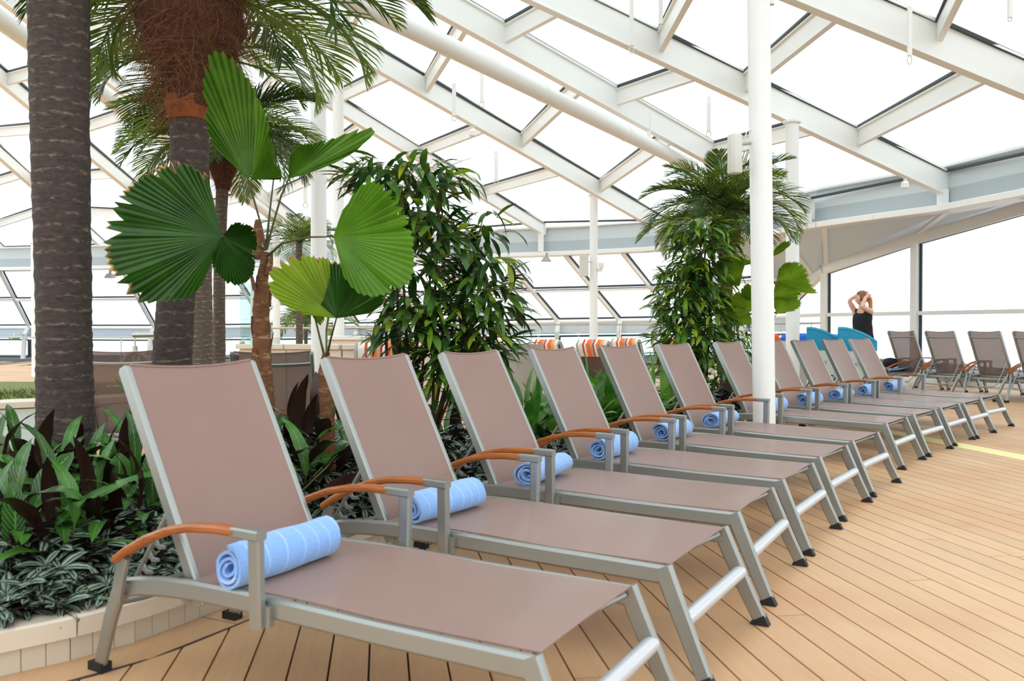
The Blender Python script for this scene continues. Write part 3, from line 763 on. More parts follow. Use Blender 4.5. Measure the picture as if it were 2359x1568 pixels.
# loungers with striped cushions further back
def cushion_mesh():
    mb = MB(); pts = []
    tx, tz, hx, hz = -1.585, 1.045, -1.245, .335; L = V((tx-hx, 0, tz-hz)); e = L.normalized(); nn = V((e.z, 0, -e.x))
    base = V((hx, 0, hz))
    cen = [base+L*.05+nn*.07, base+L*.5+nn*.075, base+L*.92+nn*.075, base+L*1.04+nn*.06, base+L*1.10+nn*.0, base+L*1.06-nn*.075, base+L*.92-nn*.085, base+L*.78-nn*.08]
    mb.sweep(cen, rect(.56, .085, .03), (0, 1, 0), [1]*8)
    return mb.mesh('striped_cushion', striped, True, 50)
cmesh = cushion_mesh()
for (px, Y, h_, lb, cu) in [(1269, 14.2, 58, 'far lounger under the striped cushion nearest the tall shrub', 'orange striped cushion folded over the far lounger right of the tall shrub'),
                            (1380, 14.0, 57, 'far lounger with a striped cushion in front of the middle column', 'orange striped cushion over the lounger in front of the middle column'),
                            (1452, 16.3, 57, 'far lounger with a striped cushion right of the middle column', 'orange striped cushion over the lounger right of the middle column'),
                            (1548, 15.9, 57, 'far lounger with a striped cushion partly behind the right shrub', 'orange striped cushion half hidden by the right shrub'),
                            (872, 10.8, 95, 'far lounger with a striped cushion behind the fan palm', 'orange striped cushion behind the fan palm stems'),
                            (1120, 15.5, 90, 'far lounger with a striped cushion behind the tall shrub', 'orange striped cushion behind the tall shrub')]:
    x = (px-1179.5)/F*Y; h_ = R(h_)
    o = lounger_at(copy_tree(proto2), V((x, Y, 0))+V((math.cos(h_), math.sin(h_), 0))*-.3, h_)
    o.scale = (1, 1, .865)
    tag(o, lb, 'sun lounger', 'far loungers with striped cushions')
    c = inst('striped_cushion', cmesh, None, Matrix.Translation(o.location)@Matrix.Rotation(h_, 4, 'Z')@Matrix.Diagonal((1, 1, .865, 1)))
    tag(c, cu, 'cushion', 'orange striped cushions')
# two occupied-looking loungers with loose towels beyond the right group
flat = make_lounger('sun_lounger', (-2.03, .40), (-1.245, .345), sling2, False)
for i, (rc, h_, lb) in enumerate([((6.55, 15.9, 0), R(8), 'lounger lying flat with a blue towel left of the right-hand group'), ((8.0, 17.3, 0), R(8), 'lounger lying flat behind the right-hand group')]):
    o = lounger_at(flat if i == 0 else copy_tree(flat), V(rc), h_); tag(o, lb, 'sun lounger')
mb = MB()
def crump(u, v): return (u*.9-.45, v*.6-.3, .03+.05*noise.noise(V((u*4, v*5, 3)))+.05*math.sin(u*9)*.4)
tw = MB().sheet(crump, 18, 12, .01).build('blue_towel', towelm); tw.location = (6.95, 15.95, .41); tag(tw, 'crumpled light blue towel on the flat lounger left of the right-hand group', 'towel')
tw2 = tw.copy(); C.objects.link(tw2); tw2.location = (8.7, 17.4, .41); tw2.rotation_euler = (0, 0, .4); tag(tw2, 'blue towel showing between the right-hand loungers', 'towel')
mb = MB()
sb = MB().lathe([(.02, 0), (.11, .03), (.14, .10), (.10, .17), (.03, .19)], 14).build('dark_bag', blackc); sb.location = (7.0, 15.8, .45)
tag(sb, 'small dark bag lying on the far blue towel', 'bag')

# ================================================================== PLANTS
def frond_mesh(L, e0, droop, nl, ll, seed, w=.022):
    """feather frond along +x: rachis curve and folded leaflets, joined in one blade"""
    r = random.Random(seed); mb = MB(); P = []; x = z = 0; a = e0; K = 14
    for i in range(K+1):
        P.append(V((x, 0, z))); x += L/K*math.cos(a); z += L/K*math.sin(a); a -= droop/K*(.6+.9*i/K)
    mb.tube(P, [.011*(1-.8*i/K)+.002 for i in range(K+1)], 5)
    for i in range(nl):
        t = .10+.9*i/(nl-1); f = t*K; k = min(int(f), K-1); p = P[k].lerp(P[k+1], f-k); tg = (P[k+1]-P[k]).normalized()
        up = tg.cross(V((0, 1, 0)))*-1; up = up if up.z > 0 else -up
        l = ll*(.45+.9*math.sin(math.pi*min(1, t*.85+.12)))*(1-.45*max(0, t-.75)/.25)
        for s in (-1, 1):
            fw = .55+.5*t+r.uniform(-.12, .12); d = (tg*fw+V((0, s*1.0, 0))*(1.05-.45*t)+up*(.22+r.uniform(-.1, .15))).normalized()
            side = d.cross(up).normalized(); ww = w/2*r.uniform(.8, 1.15)
            q0 = p; q1 = p+d*l*.45; q2 = p+d*l*.8-V((0, 0, .05*l)); q3 = p+d*l*.98-V((0, 0, .16*l))
            vs = [q0-side*ww*.35, q0+up*-.002, q0+side*ww*.35, q1-side*ww, q1-up*ww*.7, q1+side*ww, q2-side*ww*.8, q2-up*ww*.5, q2+side*ww*.8, q3]
            mb.add(vs, [(0, 3, 4, 1), (1, 4, 5, 2), (3, 6, 7, 4), (4, 7, 8, 5), (6, 9, 7), (7, 9, 8)])
    return mb.mesh('frond', L_palm, True, 40)
FR = [frond_mesh(1.0, .25, 1.5, 38, .25, 1, .016), frond_mesh(1.0, .3, 1.9, 36, .27, 2, .016), frond_mesh(1.0, .1, 1.15, 40, .25, 3, .015), frond_mesh(1.0, .45, 2.3, 36, .26, 4, .017)]
def trunk(parent, pts, rad, mat, seed=0, n=20, rings=None, amp=.02):
    pts = [V(p) for p in pts]; L = sum((b-a).length for a, b in zip(pts, pts[1:])); m = rings or int(L/.028)
    P, rr = [], []
    for i in range(m+1):
        t = i/m*(len(pts)-1); k = min(int(t), len(pts)-2); p = pts[k].lerp(pts[k+1], t-k)
        P.append(p); rr.append((rad[k]*(1-(t-k))+rad[k+1]*(t-k)))
    vs = []; fs = []
    for i, p in enumerate(P):
        for j in range(n):
            a = 2*math.pi*j/n; d = V((math.cos(a), math.sin(a), 0))
            q = rr[i]*(1+amp*1.6*noise.noise(V((math.cos(a)*1.5, math.sin(a)*1.5, p.z*3+seed)))+amp*(.8 if i % 3 == 0 else -.3)+amp*.9*noise.noise(V((math.cos(a)*4, math.sin(a)*4, p.z*14+seed))))
            vs.append(p+d*q)
    for i in range(len(P)-1):
        for j in range(n): fs.append((i*n+j, i*n+(j+1) % n, (i+1)*n+(j+1) % n, (i+1)*n+j))
    fs.append(tuple(range((len(P)-1)*n, len(P)*n)))
    mb = MB(); mb.add(vs, fs); return mb.build('trunk', mat, parent, sharp=70)
def fibre_mass(parent, prof, c, seed=0, mat=fibre, strands=260, out=.12, sl=.2):
    """lumpy woven sheath and loose strands; prof = [(r, z)...] about c"""
    r = random.Random(seed); n = 26; vs = []; fs = []; pr = []
    for (r0, z0), (r1, z1) in zip(prof, prof[1:]):
        for k in range(5): pr.append((r0+(r1-r0)*k/5, z0+(z1-z0)*k/5))
    pr.append(prof[-1])
    for rr, z in pr:
        for j in range(n):
            a = 2*math.pi*j/n; d = V((math.cos(a), math.sin(a), 0))
            vs.append(V(c)+d*rr*(1+.16*noise.noise(V((d.x*2, d.y*2, z*6+seed)))+.08*noise.noise(V((d.x*7, d.y*7, z*20+seed))))+V((0, 0, z)))
    for i in range(len(pr)-1):
        for j in range(n): fs.append((i*n+j, i*n+(j+1) % n, (i+1)*n+(j+1) % n, (i+1)*n+j))
    fs += [tuple(range(n))[::-1], tuple(range((len(pr)-1)*n, len(pr)*n))]
    mb = MB(); mb.add(vs, fs); o = mb.build('fibre_sheath', mat, parent, sharp=80)
    hb = MB()
    for i in range(strands):
        rr, z = r.choice(pr[:-1]); a = r.uniform(0, 2*math.pi); d = V((math.cos(a), math.sin(a), 0)); tg = V((-d.y, d.x, 0))
        p = V(c)+d*rr*.98+V((0, 0, z)); v = (tg*r.uniform(-1.2, 1.2)+V((0, 0, r.uniform(-1, .6)))+d*r.uniform(0, .5)).normalized(); pts = [p]
        for k in range(4):
            p = p+v*sl/4; v = (v+d*r.uniform(-.25, .2)+V((0, 0, -.22))+tg*r.uniform(-.5, .5)).normalized(); pts.append(p)
        hb.tube(pts, [.0014, .0013, .0012, .001, .0005], 3, False)
    h = hb.build('loose_fibres', fibre3 if mat is fibre else mat, o, smooth=False); h['kind'] = 'stuff'
    return o
def crown(parent, c, specs):
    """specs: (azimuth deg, tilt deg up, length, mesh index)"""
    c = V(c)
    for az, tilt, ln, k in specs:
        m = Matrix.Translation(c)@Matrix.Rotation(R(az), 4, 'Z')@Matrix.Rotation(R(-tilt), 4, 'Y')@Matrix.Diagonal((ln, ln, ln, 1))
        inst('frond', FR[k % 4], parent, m)
rp_ = random.Random(11)
def rspec(n, t0, t1, l0, l1, skip=None):
    out = []
    for i in range(n):
        az = i*137.5+rp_.uniform(-12, 12); out.append((az, rp_.uniform(t0, t1), rp_.uniform(l0, l1), rp_.randrange(4)))
    return out
# big grey trunk, far left
B = at(152, 1150, 4.75); B.z = .1
pl = empty('palm_tree', B, label='large palm trunk with grey ringed bark at the far left', cat='palm', group=None)
trunk(pl, [(0, 0, 0), (.0, 0, .6), (-.005, 0, 1.2), (-.02, 0, 2.2), (-.025, 0, 3.1), (-.02, 0, 3.9)], [.172, .148, .141, .150, .158, .15], T_big, 3, 26, amp=.022)
fibre_mass(pl, [(.17, 0), (.26, .25), (.22, .5)], (-.02, 0, 3.8), 4, strands=80)
crown(pl, (-.02, 0, 4.15), rspec(16, -8, 55, 1.5, 1.8)+[(190, -18, 1.5, 1), (205, -25, 1.45, 3), (225, -10, 1.5, 0)])
# second palm with its brown fibre crown
B = at(395, 1150, 5.3); B.z = .1; T = lambda px, py, Y=5.3: at(px, py, Y)-B
pl = empty('palm_tree', B, label='palm with a thick brown fibrous crown left of the fan palm', cat='palm')
trunk(pl, [(0, 0, 0), T(397, 820), T(405, 700), T(425, 520), T(436, 380), T(438, 280)], [.125, .118, .112, .112, .112, .118], T_big, 9, 24, amp=.02)
fibre_mass(pl, [(.125, -.02), (.14, .05), (.135, .12)], T(438, 272), 2, fibre2, 60, sl=.08)
fibre_mass(pl, [(.14, .0), (.155, .14), (.21, .26), (.27, .36), (.33, .5), (.31, .7), (.27, .9), (.2, 1.05)], T(440, 250), 1, fibre, 1500, sl=.26)
cc = T(450, -10)
crown(pl, cc, [(6, 42, 2.0, 1), (-6, 36, 1.95, 0), (12, 38, 1.7, 1), (2, 16, 1.55, 0), (-8, 30, 1.6, 2), (20, 5, 1.3, 1), (-20, 8, 1.3, 3), (-30, 35, 1.45, 0), (-50, 22, 1.2, 1), (-70, 40, 1.2, 2), (35, 25, 1.5, 0), (55, 10, 1.3, 2), (80, 25, 1.4, 1), (105, 5, 1.2, 3), (130, 20, 1.4, 0), (150, 8, 1.2, 1), (165, 18, 1.15, 2), (178, 2, 1.0, 3), (192, 25, 1.2, 0), (208, 10, 1.1, 1), (228, 35, 1.2, 2), (255, 45, 1.2, 3), (285, 50, 1.2, 0), (310, 45, 1.4, 1), (60, 60, 1.5, 2), (180, 62, 1.4, 0), (5, 60, 1.6, 3), (28, -12, 1.1, 1), (170, -14, .9, 3)])
# two slimmer palms behind
B = at(464, 1100, 8.6); B.z = .0; T = lambda px, py, Y=8.6: at(px, py, Y)-B
pl = empty('palm_tree', B, label='middle slim ringed palm trunk rising behind the fibrous palm', cat='palm')
trunk(pl, [(0, 0, 0), T(464, 820), T(463, 600), T(458, 350), T(455, 250)], [.12, .112, .104, .1, .1], T_slim, 5, 18)
crown(pl, T(455, 150), rspec(16, -20, 55, 1.1, 1.4))
fibre_mass(pl, [(.1, 0), (.16, .3), (.12, .5)], T(455, 250), 12, strands=60)
B = at(503, 1080, 9.1); B.z = .0; T = lambda px, py, Y=9.1: at(px, py, Y)-B
pl = empty('palm_tree', B, label='short palm with drooping crown behind the fan palm top leaf', cat='palm')
trunk(pl, [(0, 0, 0), T(505, 800), T(505, 640), T(510, 480), T(513, 420)], [.07, .065, .06, .062, .065], T_slim, 6, 18)
fibre_mass(pl, [(.07, -.08), (.09, 0), (.14, .15), (.15, .35), (.1, .5)], T(513, 420), 6, fibre, 160, sl=.16)
crown(pl, T(520, 310), rspec(30, -22, 50, .95, 1.3)+[(180, 5, 1.25, 0), (186, -12, 1.2, 1), (172, 20, 1.25, 2), (195, -25, 1.05, 3), (165, -5, 1.2, 0), (4, -5, 1.1, 1), (-10, 10, 1.2, 2), (15, -20, 1.0, 3)])
# right palm
B = at(1672, 1000, 10.2); B.z = .1; T = lambda px, py, Y=10.2: at(px, py, Y)-B
pl = empty('palm_tree', B, label='feathery palm crown above the right shrub, partly behind the tall column', cat='palm')
trunk(pl, [(0, 0, 0), T(1672, 800), T(1674, 600)], [.08, .075, .075], T_slim, 7, 16)
fibre_mass(pl, [(.08, -.25), (.11, -.05), (.17, .12), (.16, .35)], T(1674, 560), 8, fibre, 200, sl=.16)
crown(pl, T(1668, 498), rspec(34, -12, 68, .85, 1.05)+[(182, 32, 1.1, 0), (190, 15, 1.1, 1), (174, 5, 1.1, 2), (0, 30, 1.1, 1), (-8, 12, 1.1, 3), (10, 3, 1.05, 0), (90, 82, .95, 2), (250, 72, .9, 2), (200, 55, 1.0, 2), (270, 30, .7, 0), (245, 20, .7, 1), (295, 18, .7, 2)])
# small far palms
for px, Y, py, ln, lb in [(690, 13.6, 560, .85, 'small far palm crown left of the paired white columns'), (705, 25.8, 745, 1.7, 'far plant behind the glass screen')]:
    B = at(px, 900, Y); B.z = 0; pl = empty('palm_tree', B, label=lb, cat='palm')
    zc = at(px, py, Y).z
    trunk(pl, [(0, 0, 0), (0, 0, zc)], [.06, .05], T_slim, 2, 10, rings=30)
    crown(pl, (0, 0, zc), rspec(16, -10, 60, ln*.8, ln))

# ---- fan palms
def fan_mesh(ctrl, px2m, seed, mat, pleat=.035, cup=.12, npl=None):
    """pleated fan in its own x-z plane (y = thickness): ctrl = [(angle deg, radius px)...]"""
    ctrl = sorted(ctrl); a0, a1 = ctrl[0][0], ctrl[-1][0]; n = npl or int((a1-a0)/3.6)*2; r = random.Random(seed)
    rad = lambda a: next((q[1]+(p2[1]-q[1])*(a-q[0])/(p2[0]-q[0]) for q, p2 in zip(ctrl, ctrl[1:]) if q[0] <= a <= p2[0]), ctrl[-1][1])*px2m
    mb = MB(); K = 9; vs = []; fs = []; uvs = []
    lobe = 0
    for i in range(n+1):
        a = a0+(a1-a0)*i/n; Rr = rad(a)
        if i % 2: Rr *= 1.0+r.uniform(-.01, .012)
        else: Rr *= .965+r.uniform(-.012, .008)
        if r.random() < .10: Rr *= .90
        for k in range(K+1):
            t = (k/K)**.9; d = Rr*t; z = (1 if i % 2 else -1)*pleat*px2m*230*min(1, t*1.1)*.22*(.5+.5*t)
            dm = rad(a)*t; y = z*1.7+cup*dm*dm/.3+.025*math.sin(a*.09+seed)*t
            vs.append(V((d*math.cos(R(a)), -y, d*math.sin(R(a))))); uvs.append((float(i % 2), t))
    for i in range(n):
        for k in range(K): fs.append((i*(K+1)+k, i*(K+1)+k+1, (i+1)*(K+1)+k+1, (i+1)*(K+1)+k))
    b = mb.add(vs, fs)
    for i, u in enumerate(uvs): mb.uv[b+i] = u
    return mb.mesh('fan_leaf', mat, False)
def fan_leaf(root, B, hub, Y, ctrl, seed, mat, pet, tilt=(0, 0), cup=.1, pw=.0055, sx=1.):
    s = Y/F; o = inst('fan_leaf', fan_mesh(ctrl, s*sx, seed, mat, cup=cup), root, Matrix.Translation(at(*hub, Y)-B)@Matrix.Rotation(R(tilt[0]), 4, 'X')@Matrix.Rotation(R(tilt[1]), 4, 'Z'))
    if pet:
        pts = [at(q[0], q[1], q[2] if len(q) > 2 else Y)-B for q in pet]+[at(*hub, Y)-B]
        MB().tube(pts, [pw*1.5]+[pw]*(len(pts)-2)+[pw*.7], 6).build('petiole', petm, root)
    return o
B = at(605, 1100, 4.6); B.z = .1
fp = empty('fan_palm', B, label='fan palm with huge pleated round leaves on a brown scaly stem', cat='palm')
T = lambda px, py, Y=4.6: at(px, py, Y)-B
trunk(fp, [(0, 0, 0), T(612, 940), T(604, 830), T(601, 700), T(604, 640), T(612, 580)], [.05, .048, .047, .043, .032, .016], T_fan, 21, 16, amp=.07)
# old leaf bases up the stem
rb_ = random.Random(4)
for k in range(16):
    z = .25+k*.085; a = k*2.4; c = T(606, 900); p = V((T(603, 758.6-(z-H+.1)*F/4.6).x, 0, z)); d = V((math.cos(a), math.sin(a), 0))
    mb = MB(); mb.sweep([p+d*.036, p+d*.050+V((0, 0, .06)), p+d*.062+V((0, 0, .12))], rect(.07, .010, .004), V((-d.y, d.x, 0)), [1, .8, .25]); mb.build('leaf_base', T_fan, fp)
top = (612, 575)
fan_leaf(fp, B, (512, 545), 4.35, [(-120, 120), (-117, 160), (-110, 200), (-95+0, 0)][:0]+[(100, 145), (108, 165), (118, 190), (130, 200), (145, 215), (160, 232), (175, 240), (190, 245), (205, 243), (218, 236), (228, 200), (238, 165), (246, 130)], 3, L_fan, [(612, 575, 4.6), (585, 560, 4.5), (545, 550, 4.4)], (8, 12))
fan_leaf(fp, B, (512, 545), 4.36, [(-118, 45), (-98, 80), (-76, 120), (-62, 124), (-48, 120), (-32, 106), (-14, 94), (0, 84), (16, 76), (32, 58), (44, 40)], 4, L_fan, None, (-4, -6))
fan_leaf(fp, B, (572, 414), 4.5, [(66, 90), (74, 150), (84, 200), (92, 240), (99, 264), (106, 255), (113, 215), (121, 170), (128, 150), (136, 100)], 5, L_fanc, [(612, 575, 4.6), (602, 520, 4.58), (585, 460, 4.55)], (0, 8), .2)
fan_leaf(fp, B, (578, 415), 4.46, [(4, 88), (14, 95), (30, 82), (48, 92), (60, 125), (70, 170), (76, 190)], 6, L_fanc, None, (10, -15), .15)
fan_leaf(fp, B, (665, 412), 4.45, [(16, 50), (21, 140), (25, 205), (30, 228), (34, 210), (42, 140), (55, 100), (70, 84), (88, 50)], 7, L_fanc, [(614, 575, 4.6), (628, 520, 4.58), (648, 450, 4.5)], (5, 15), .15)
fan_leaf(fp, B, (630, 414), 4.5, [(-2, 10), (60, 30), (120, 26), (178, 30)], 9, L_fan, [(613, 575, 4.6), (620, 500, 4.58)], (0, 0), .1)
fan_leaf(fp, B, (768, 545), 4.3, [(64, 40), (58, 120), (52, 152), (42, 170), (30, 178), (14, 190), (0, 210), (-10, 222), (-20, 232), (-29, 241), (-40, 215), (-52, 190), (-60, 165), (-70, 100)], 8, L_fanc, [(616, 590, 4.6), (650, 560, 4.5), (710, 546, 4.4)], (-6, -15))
fan_leaf(fp, B, (775, 733), 4.5, [(170, 60), (163, 120), (154, 165), (144, 185), (134, 190), (124, 180), (116, 168), (104, 150), (95, 140)], 10, L_fanb, None, (10, 20))
B2 = at(755, 1010, 4.75); B2.z = .1
fp2 = empty('fan_palm', B2, label='low fan palm whose leaf spreads under the right-hand fan leaf', cat='palm')
T2 = lambda px, py, Y=4.75: at(px, py, Y)-B2
trunk(fp2, [(0, 0, 0), T2(752, 930), T2(745, 860), T2(752, 812)], [.05, .04, .03, .02], T_fan, 23, 14, amp=.08)
fan_leaf(fp2, B2, (775, 733), 4.42, [(140, 105), (128, 140), (116, 150), (104, 145), (92, 135), (78, 118), (62, 108), (45, 112), (32, 122), (22, 134), (14, 120), (8, 80)], 11, L_fan, [(752, 825, 4.75), (762, 780, 4.6)], (-12, -8))
fan_leaf(fp2, B2, (718, 700), 4.7, [(-95, 20), (-70, 55), (-50, 50), (-25, 30), (0, 20)], 12, L_fanb, [(750, 830, 4.75), (735, 770, 4.72)], (0, 0), .1)
MB().tube([T2(752, 825), T2(752, 760), T2(757, 728)], .006, 6).build('petiole', steem, fp2)
# right fan palm
B3 = at(1762, 1000, 10.2); B3.z = .1
fp3 = empty('fan_palm', B3, label='fan palm with bright leaves showing on both sides of the tall column', cat='palm')
T3 = lambda px, py, Y=10.2: at(px, py, Y)-B3
trunk(fp3, [(0, 0, 0), T3(1762, 850), T3(1760, 745)], [.06, .05, .035], T_fan, 29, 12, amp=.05)
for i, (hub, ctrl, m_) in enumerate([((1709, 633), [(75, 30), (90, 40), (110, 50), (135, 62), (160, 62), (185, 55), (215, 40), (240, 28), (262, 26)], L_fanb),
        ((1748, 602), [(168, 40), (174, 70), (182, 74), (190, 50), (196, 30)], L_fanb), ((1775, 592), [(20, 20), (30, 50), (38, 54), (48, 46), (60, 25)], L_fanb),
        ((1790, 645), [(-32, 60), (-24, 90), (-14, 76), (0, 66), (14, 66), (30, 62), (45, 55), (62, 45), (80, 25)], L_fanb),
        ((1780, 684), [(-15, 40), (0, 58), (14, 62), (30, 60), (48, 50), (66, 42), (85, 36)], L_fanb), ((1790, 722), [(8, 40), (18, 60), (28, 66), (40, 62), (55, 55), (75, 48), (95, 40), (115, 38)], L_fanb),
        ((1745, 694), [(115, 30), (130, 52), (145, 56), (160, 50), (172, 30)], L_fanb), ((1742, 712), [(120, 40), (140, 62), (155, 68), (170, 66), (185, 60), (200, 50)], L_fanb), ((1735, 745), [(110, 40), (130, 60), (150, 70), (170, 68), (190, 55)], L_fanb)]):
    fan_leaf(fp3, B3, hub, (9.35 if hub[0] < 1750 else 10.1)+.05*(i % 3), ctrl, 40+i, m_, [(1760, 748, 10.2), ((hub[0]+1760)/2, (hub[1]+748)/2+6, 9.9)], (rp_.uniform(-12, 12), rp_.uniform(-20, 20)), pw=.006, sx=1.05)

# ---- long-leaved shrubs
def leafmeshes(nm, L, W, mat, arch=(.5, .9, 1.3)):
    return [MB().leaf(L, W, a, .18, 6).mesh(nm, mat, True, 80) for a in arch]
FL = leafmeshes('leaf', .24, .056, L_fic, (.4, .7, 1.1)); FLY = leafmeshes('leaf', .22, .05, L_ficy)
def shrub(name, base, Y, blobs, nleaf, label, seed, young=.12, stems=6, nobj=280, lsc=1.):
    """blobs: (px, py, rx px, ry px, weight); leaves hang outwards round them, wired to stems and twigs"""
    r = random.Random(seed); B = at(base[0], 1000, Y); B.z = .1; root = empty(name, B, label=label, cat='shrub'); s = Y/F
    bl = [(at(px, py, Y)-B, rx*s, ry*s, w_) for px, py, rx, ry, w_ in blobs]; tot = sum(b[3] for b in bl)
    sb = MB()
    for k in range(stems):
        c, rx, ry, _ = bl[k % len(bl)]; b0 = V((r.uniform(-.16, .16), r.uniform(-.12, .12), 0)); e = c+V((r.uniform(-.4, .4)*rx, r.uniform(-.3, .3)*rx, ry*.4))
        m_ = b0.lerp(e, .5)+V((r.uniform(-.06, .06), r.uniform(-.05, .05), 0)); m_.x = b0.x*.6+e.x*.4
        sb.tube([b0, b0.lerp(m_, .5)+V((r.uniform(-.02, .02), 0, 0)), m_, m_.lerp(e, .5), e], [.014, .012, .011, .008, .004], 6)
        for q in range(10):
            a0 = m_.lerp(e, q/10); sb.tube([a0, a0+V((r.uniform(-1, 1), r.uniform(-1, 1), r.uniform(.0, .8)))*rx*.6], .003, 4, False)
    st = sb.build('stems', twig, root)
    items = []
    for c, rx, ry, w_ in bl:
        for i in range(int(nleaf*w_/tot)):
            while True:
                q = V((r.uniform(-1, 1), r.uniform(-1, 1), r.uniform(-1, 1)))
                if .15 < q.length < 1: break
            q = q*(q.length**-.35); p = c+V((q.x*rx, q.y*min(rx, .36), q.z*ry)); h = V((q.x, q.y, 0)); h = h.normalized() if h.length > .05 else V((1, 0, 0))
            d = (h+V((r.uniform(-.7, .7), r.uniform(-.7, .7), r.uniform(-.45, .65)))).normalized()
            yg = (q.z > .35 or q.length > .93) and r.random() < young
            sc_ = r.uniform(.65, 1.1)*lsc; m = frame_m(p, d, V((r.uniform(-.4, .4), r.uniform(-.4, .4), 1)))@Matrix.Diagonal((sc_, sc_*r.uniform(.85, 1.15), sc_, 1))
            items.append((p.y-q.length*.3, m, yg, r.randrange(3)))
    items.sort(key=lambda t: t[0]); mb = MB(); my = MB()
    for i, (yy, m, yg, k) in enumerate(items):
        if i < nobj: inst('leaf', (FLY if yg else FL)[k], root, m)
        else: (my if yg else mb).leaf(.24, .052, (.5, .9, 1.3)[k], .18, 5, m)
    o = mb.build('foliage', L_fic, root, sharp=80); o['kind'] = 'stuff'
    if my.v: o = my.build('young_foliage', L_ficy, root, sharp=80); o['kind'] = 'stuff'
    return root
shrub('tall_shrub', (950, 0), 5.75, [(925, 405, 125, 45, 1.1), (880, 385, 70, 22, .25), (1010, 405, 80, 30, .35), (955, 480, 90, 60, 1.2), (1000, 570, 85, 70, 1.3), (960, 660, 80, 70, 1.0), (1000, 740, 90, 60, 1.1), (930, 760, 80, 50, .7), (1110, 620, 70, 45, .8), (1120, 700, 70, 60, 1.1), (1110, 790, 80, 45, .9), (1050, 830, 90, 50, .7), (1120, 520, 40, 45, .25), (1000, 900, 70, 80, .5)],
      1500, 'tall dark green shrub with long drooping leaves in the middle', 3, .22, 14, 290)
shrub('leafy_shrub', (1600, 0), 9.5, [(1615, 525, 72, 24, .8), (1622, 575, 66, 45, 1.1), (1625, 640, 45, 45, .9), (1575, 640, 50, 34, .6), (1568, 695, 58, 48, 1.2), (1630, 720, 50, 60, 1.0), (1585, 775, 78, 42, 1.1), (1645, 820, 70, 60, .8), (1560, 830, 60, 30, .4)],
      1700, 'dense shrub with long leaves and yellow tips left of the tall column', 5, .45, 12, 290, 1.05)
shrub('leafy_shrub', (1705, 0), 9.9, [(1705, 750, 38, 50, 1), (1690, 810, 45, 50, 1)], 260, 'pale green bushy plant tucked against the tall column', 8, .9, 5, 120, .55)

# ---- calathea, lily and striped ground cover
CL = [MB().leaf(.40, .085, 1.0, .25, 9, wav=.12, seed=1).mesh('leaf', L_cal, True, 80), MB().leaf(.36, .075, 1.5, .2, 9, wav=.16, seed=3).mesh('leaf', L_cal, True, 80), MB().leaf(.30, .12, .7, .2, 8, wav=.05).mesh('leaf', L_cal, True, 80)]
DL = [MB().leaf(.26, .10, .6, .2, 8).mesh('leaf', L_dark, True, 80)]
LL = [MB().leaf(.46, .11, .9, .25, 9).mesh('leaf', L_lily, True, 80), MB().leaf(.42, .095, 1.4, .25, 9).mesh('leaf', L_lily, True, 80), MB().leaf(.5, .10, .5, .25, 9).mesh('leaf', L_lily, True, 80)]
def rosette(name, B, meshes, n, r, label, group, cat, e0=25, e1=75, sc_=(.8, 1.15), petl=.16, dark=0):
    root = empty(name, B, label=label, cat=cat, group=group)
    pm_ = MB()
    for i in range(n):
        az = i*2.4+r.uniform(-.4, .4); el = R(r.uniform(e0, e1)); d = V((math.cos(az)*math.cos(el), math.sin(az)*math.cos(el), math.sin(el)))
        pl_ = petl*r.uniform(.6, 1.5); p = d*pl_; pm_.tube([(0, 0, 0), p*.5+V((0, 0, .02)), p], .0045, 5, False)
        s_ = r.uniform(*sc_); me = r.choice(DL if r.random() < dark else meshes)
        inst('leaf', me, root, frame_m(p, d, (0, 0, 1) if el < 1.2 else (d.x, d.y, .2))@Matrix.Rotation(r.uniform(-.5, .5), 4, 'X')@Matrix.Diagonal((s_, s_, s_, 1)))
    pm_.build('stalks', steem, root)
    return root
rg = random.Random(21)
def inbed(s, d, z=.12):
    q, nn, t = edge_at(s); return q+nn*d+V((0, 0, z))
cnt = 0; done = []
for attempt in range(1500):
    if cnt >= 62: break
    Y = rg.uniform(3.1, 4.9); px = rg.uniform(-60, 420); p = V(((px-1179.5)/F*Y, Y, .12))
    best = min(((edge_at(q*.1)[0]-p).xy.length, q*.1) for q in range(0, 45)); e, nn, t = edge_at(best[1]); dist = (p-e).dot(nn)
    if dist < .40 or dist > 1.75 or (p.xy-V((-2.49, 4.75)).xy).length < .24: continue
    if any((p-o_).length < .17 for o_ in done): continue
    done.append(p); cnt += 1
    k = min(1, (dist-.3)/.6)
    rosette('calathea', p, CL, 11, rg, 'wavy-leaved calathea in the dark green mass left of the nearest lounger', 'calatheas left of the nearest lounger', 'plant', 12, 78, (.8, 1.15), .17+.11*k, .03)
for s, d in ((3.2, .35), (3.3, .65), (3.45, .3), (3.5, .5), (3.6, .75), (3.7, .38), (3.85, .6), (4.0, .4), (4.15, .7), (4.3, .45)):
    rosette('calathea', inbed(s, d+.05), CL, 12, rg, 'calathea with maroon undersides showing between the first two lounger backs', 'calatheas between the first two lounger backs', 'plant', 30, 80, (.95, 1.3), .33, .2)
for s, d in ((4.55, .5), (4.8, .7), (5.1, .45), (5.35, .7)):
    rosette('leafy_plant', inbed(s, d), CL, 9, rg, 'low leafy plant at the foot of the tall shrub', 'low plants at the foot of the tall shrub', 'plant', 25, 75, (.7, 1.0), .2, .1)
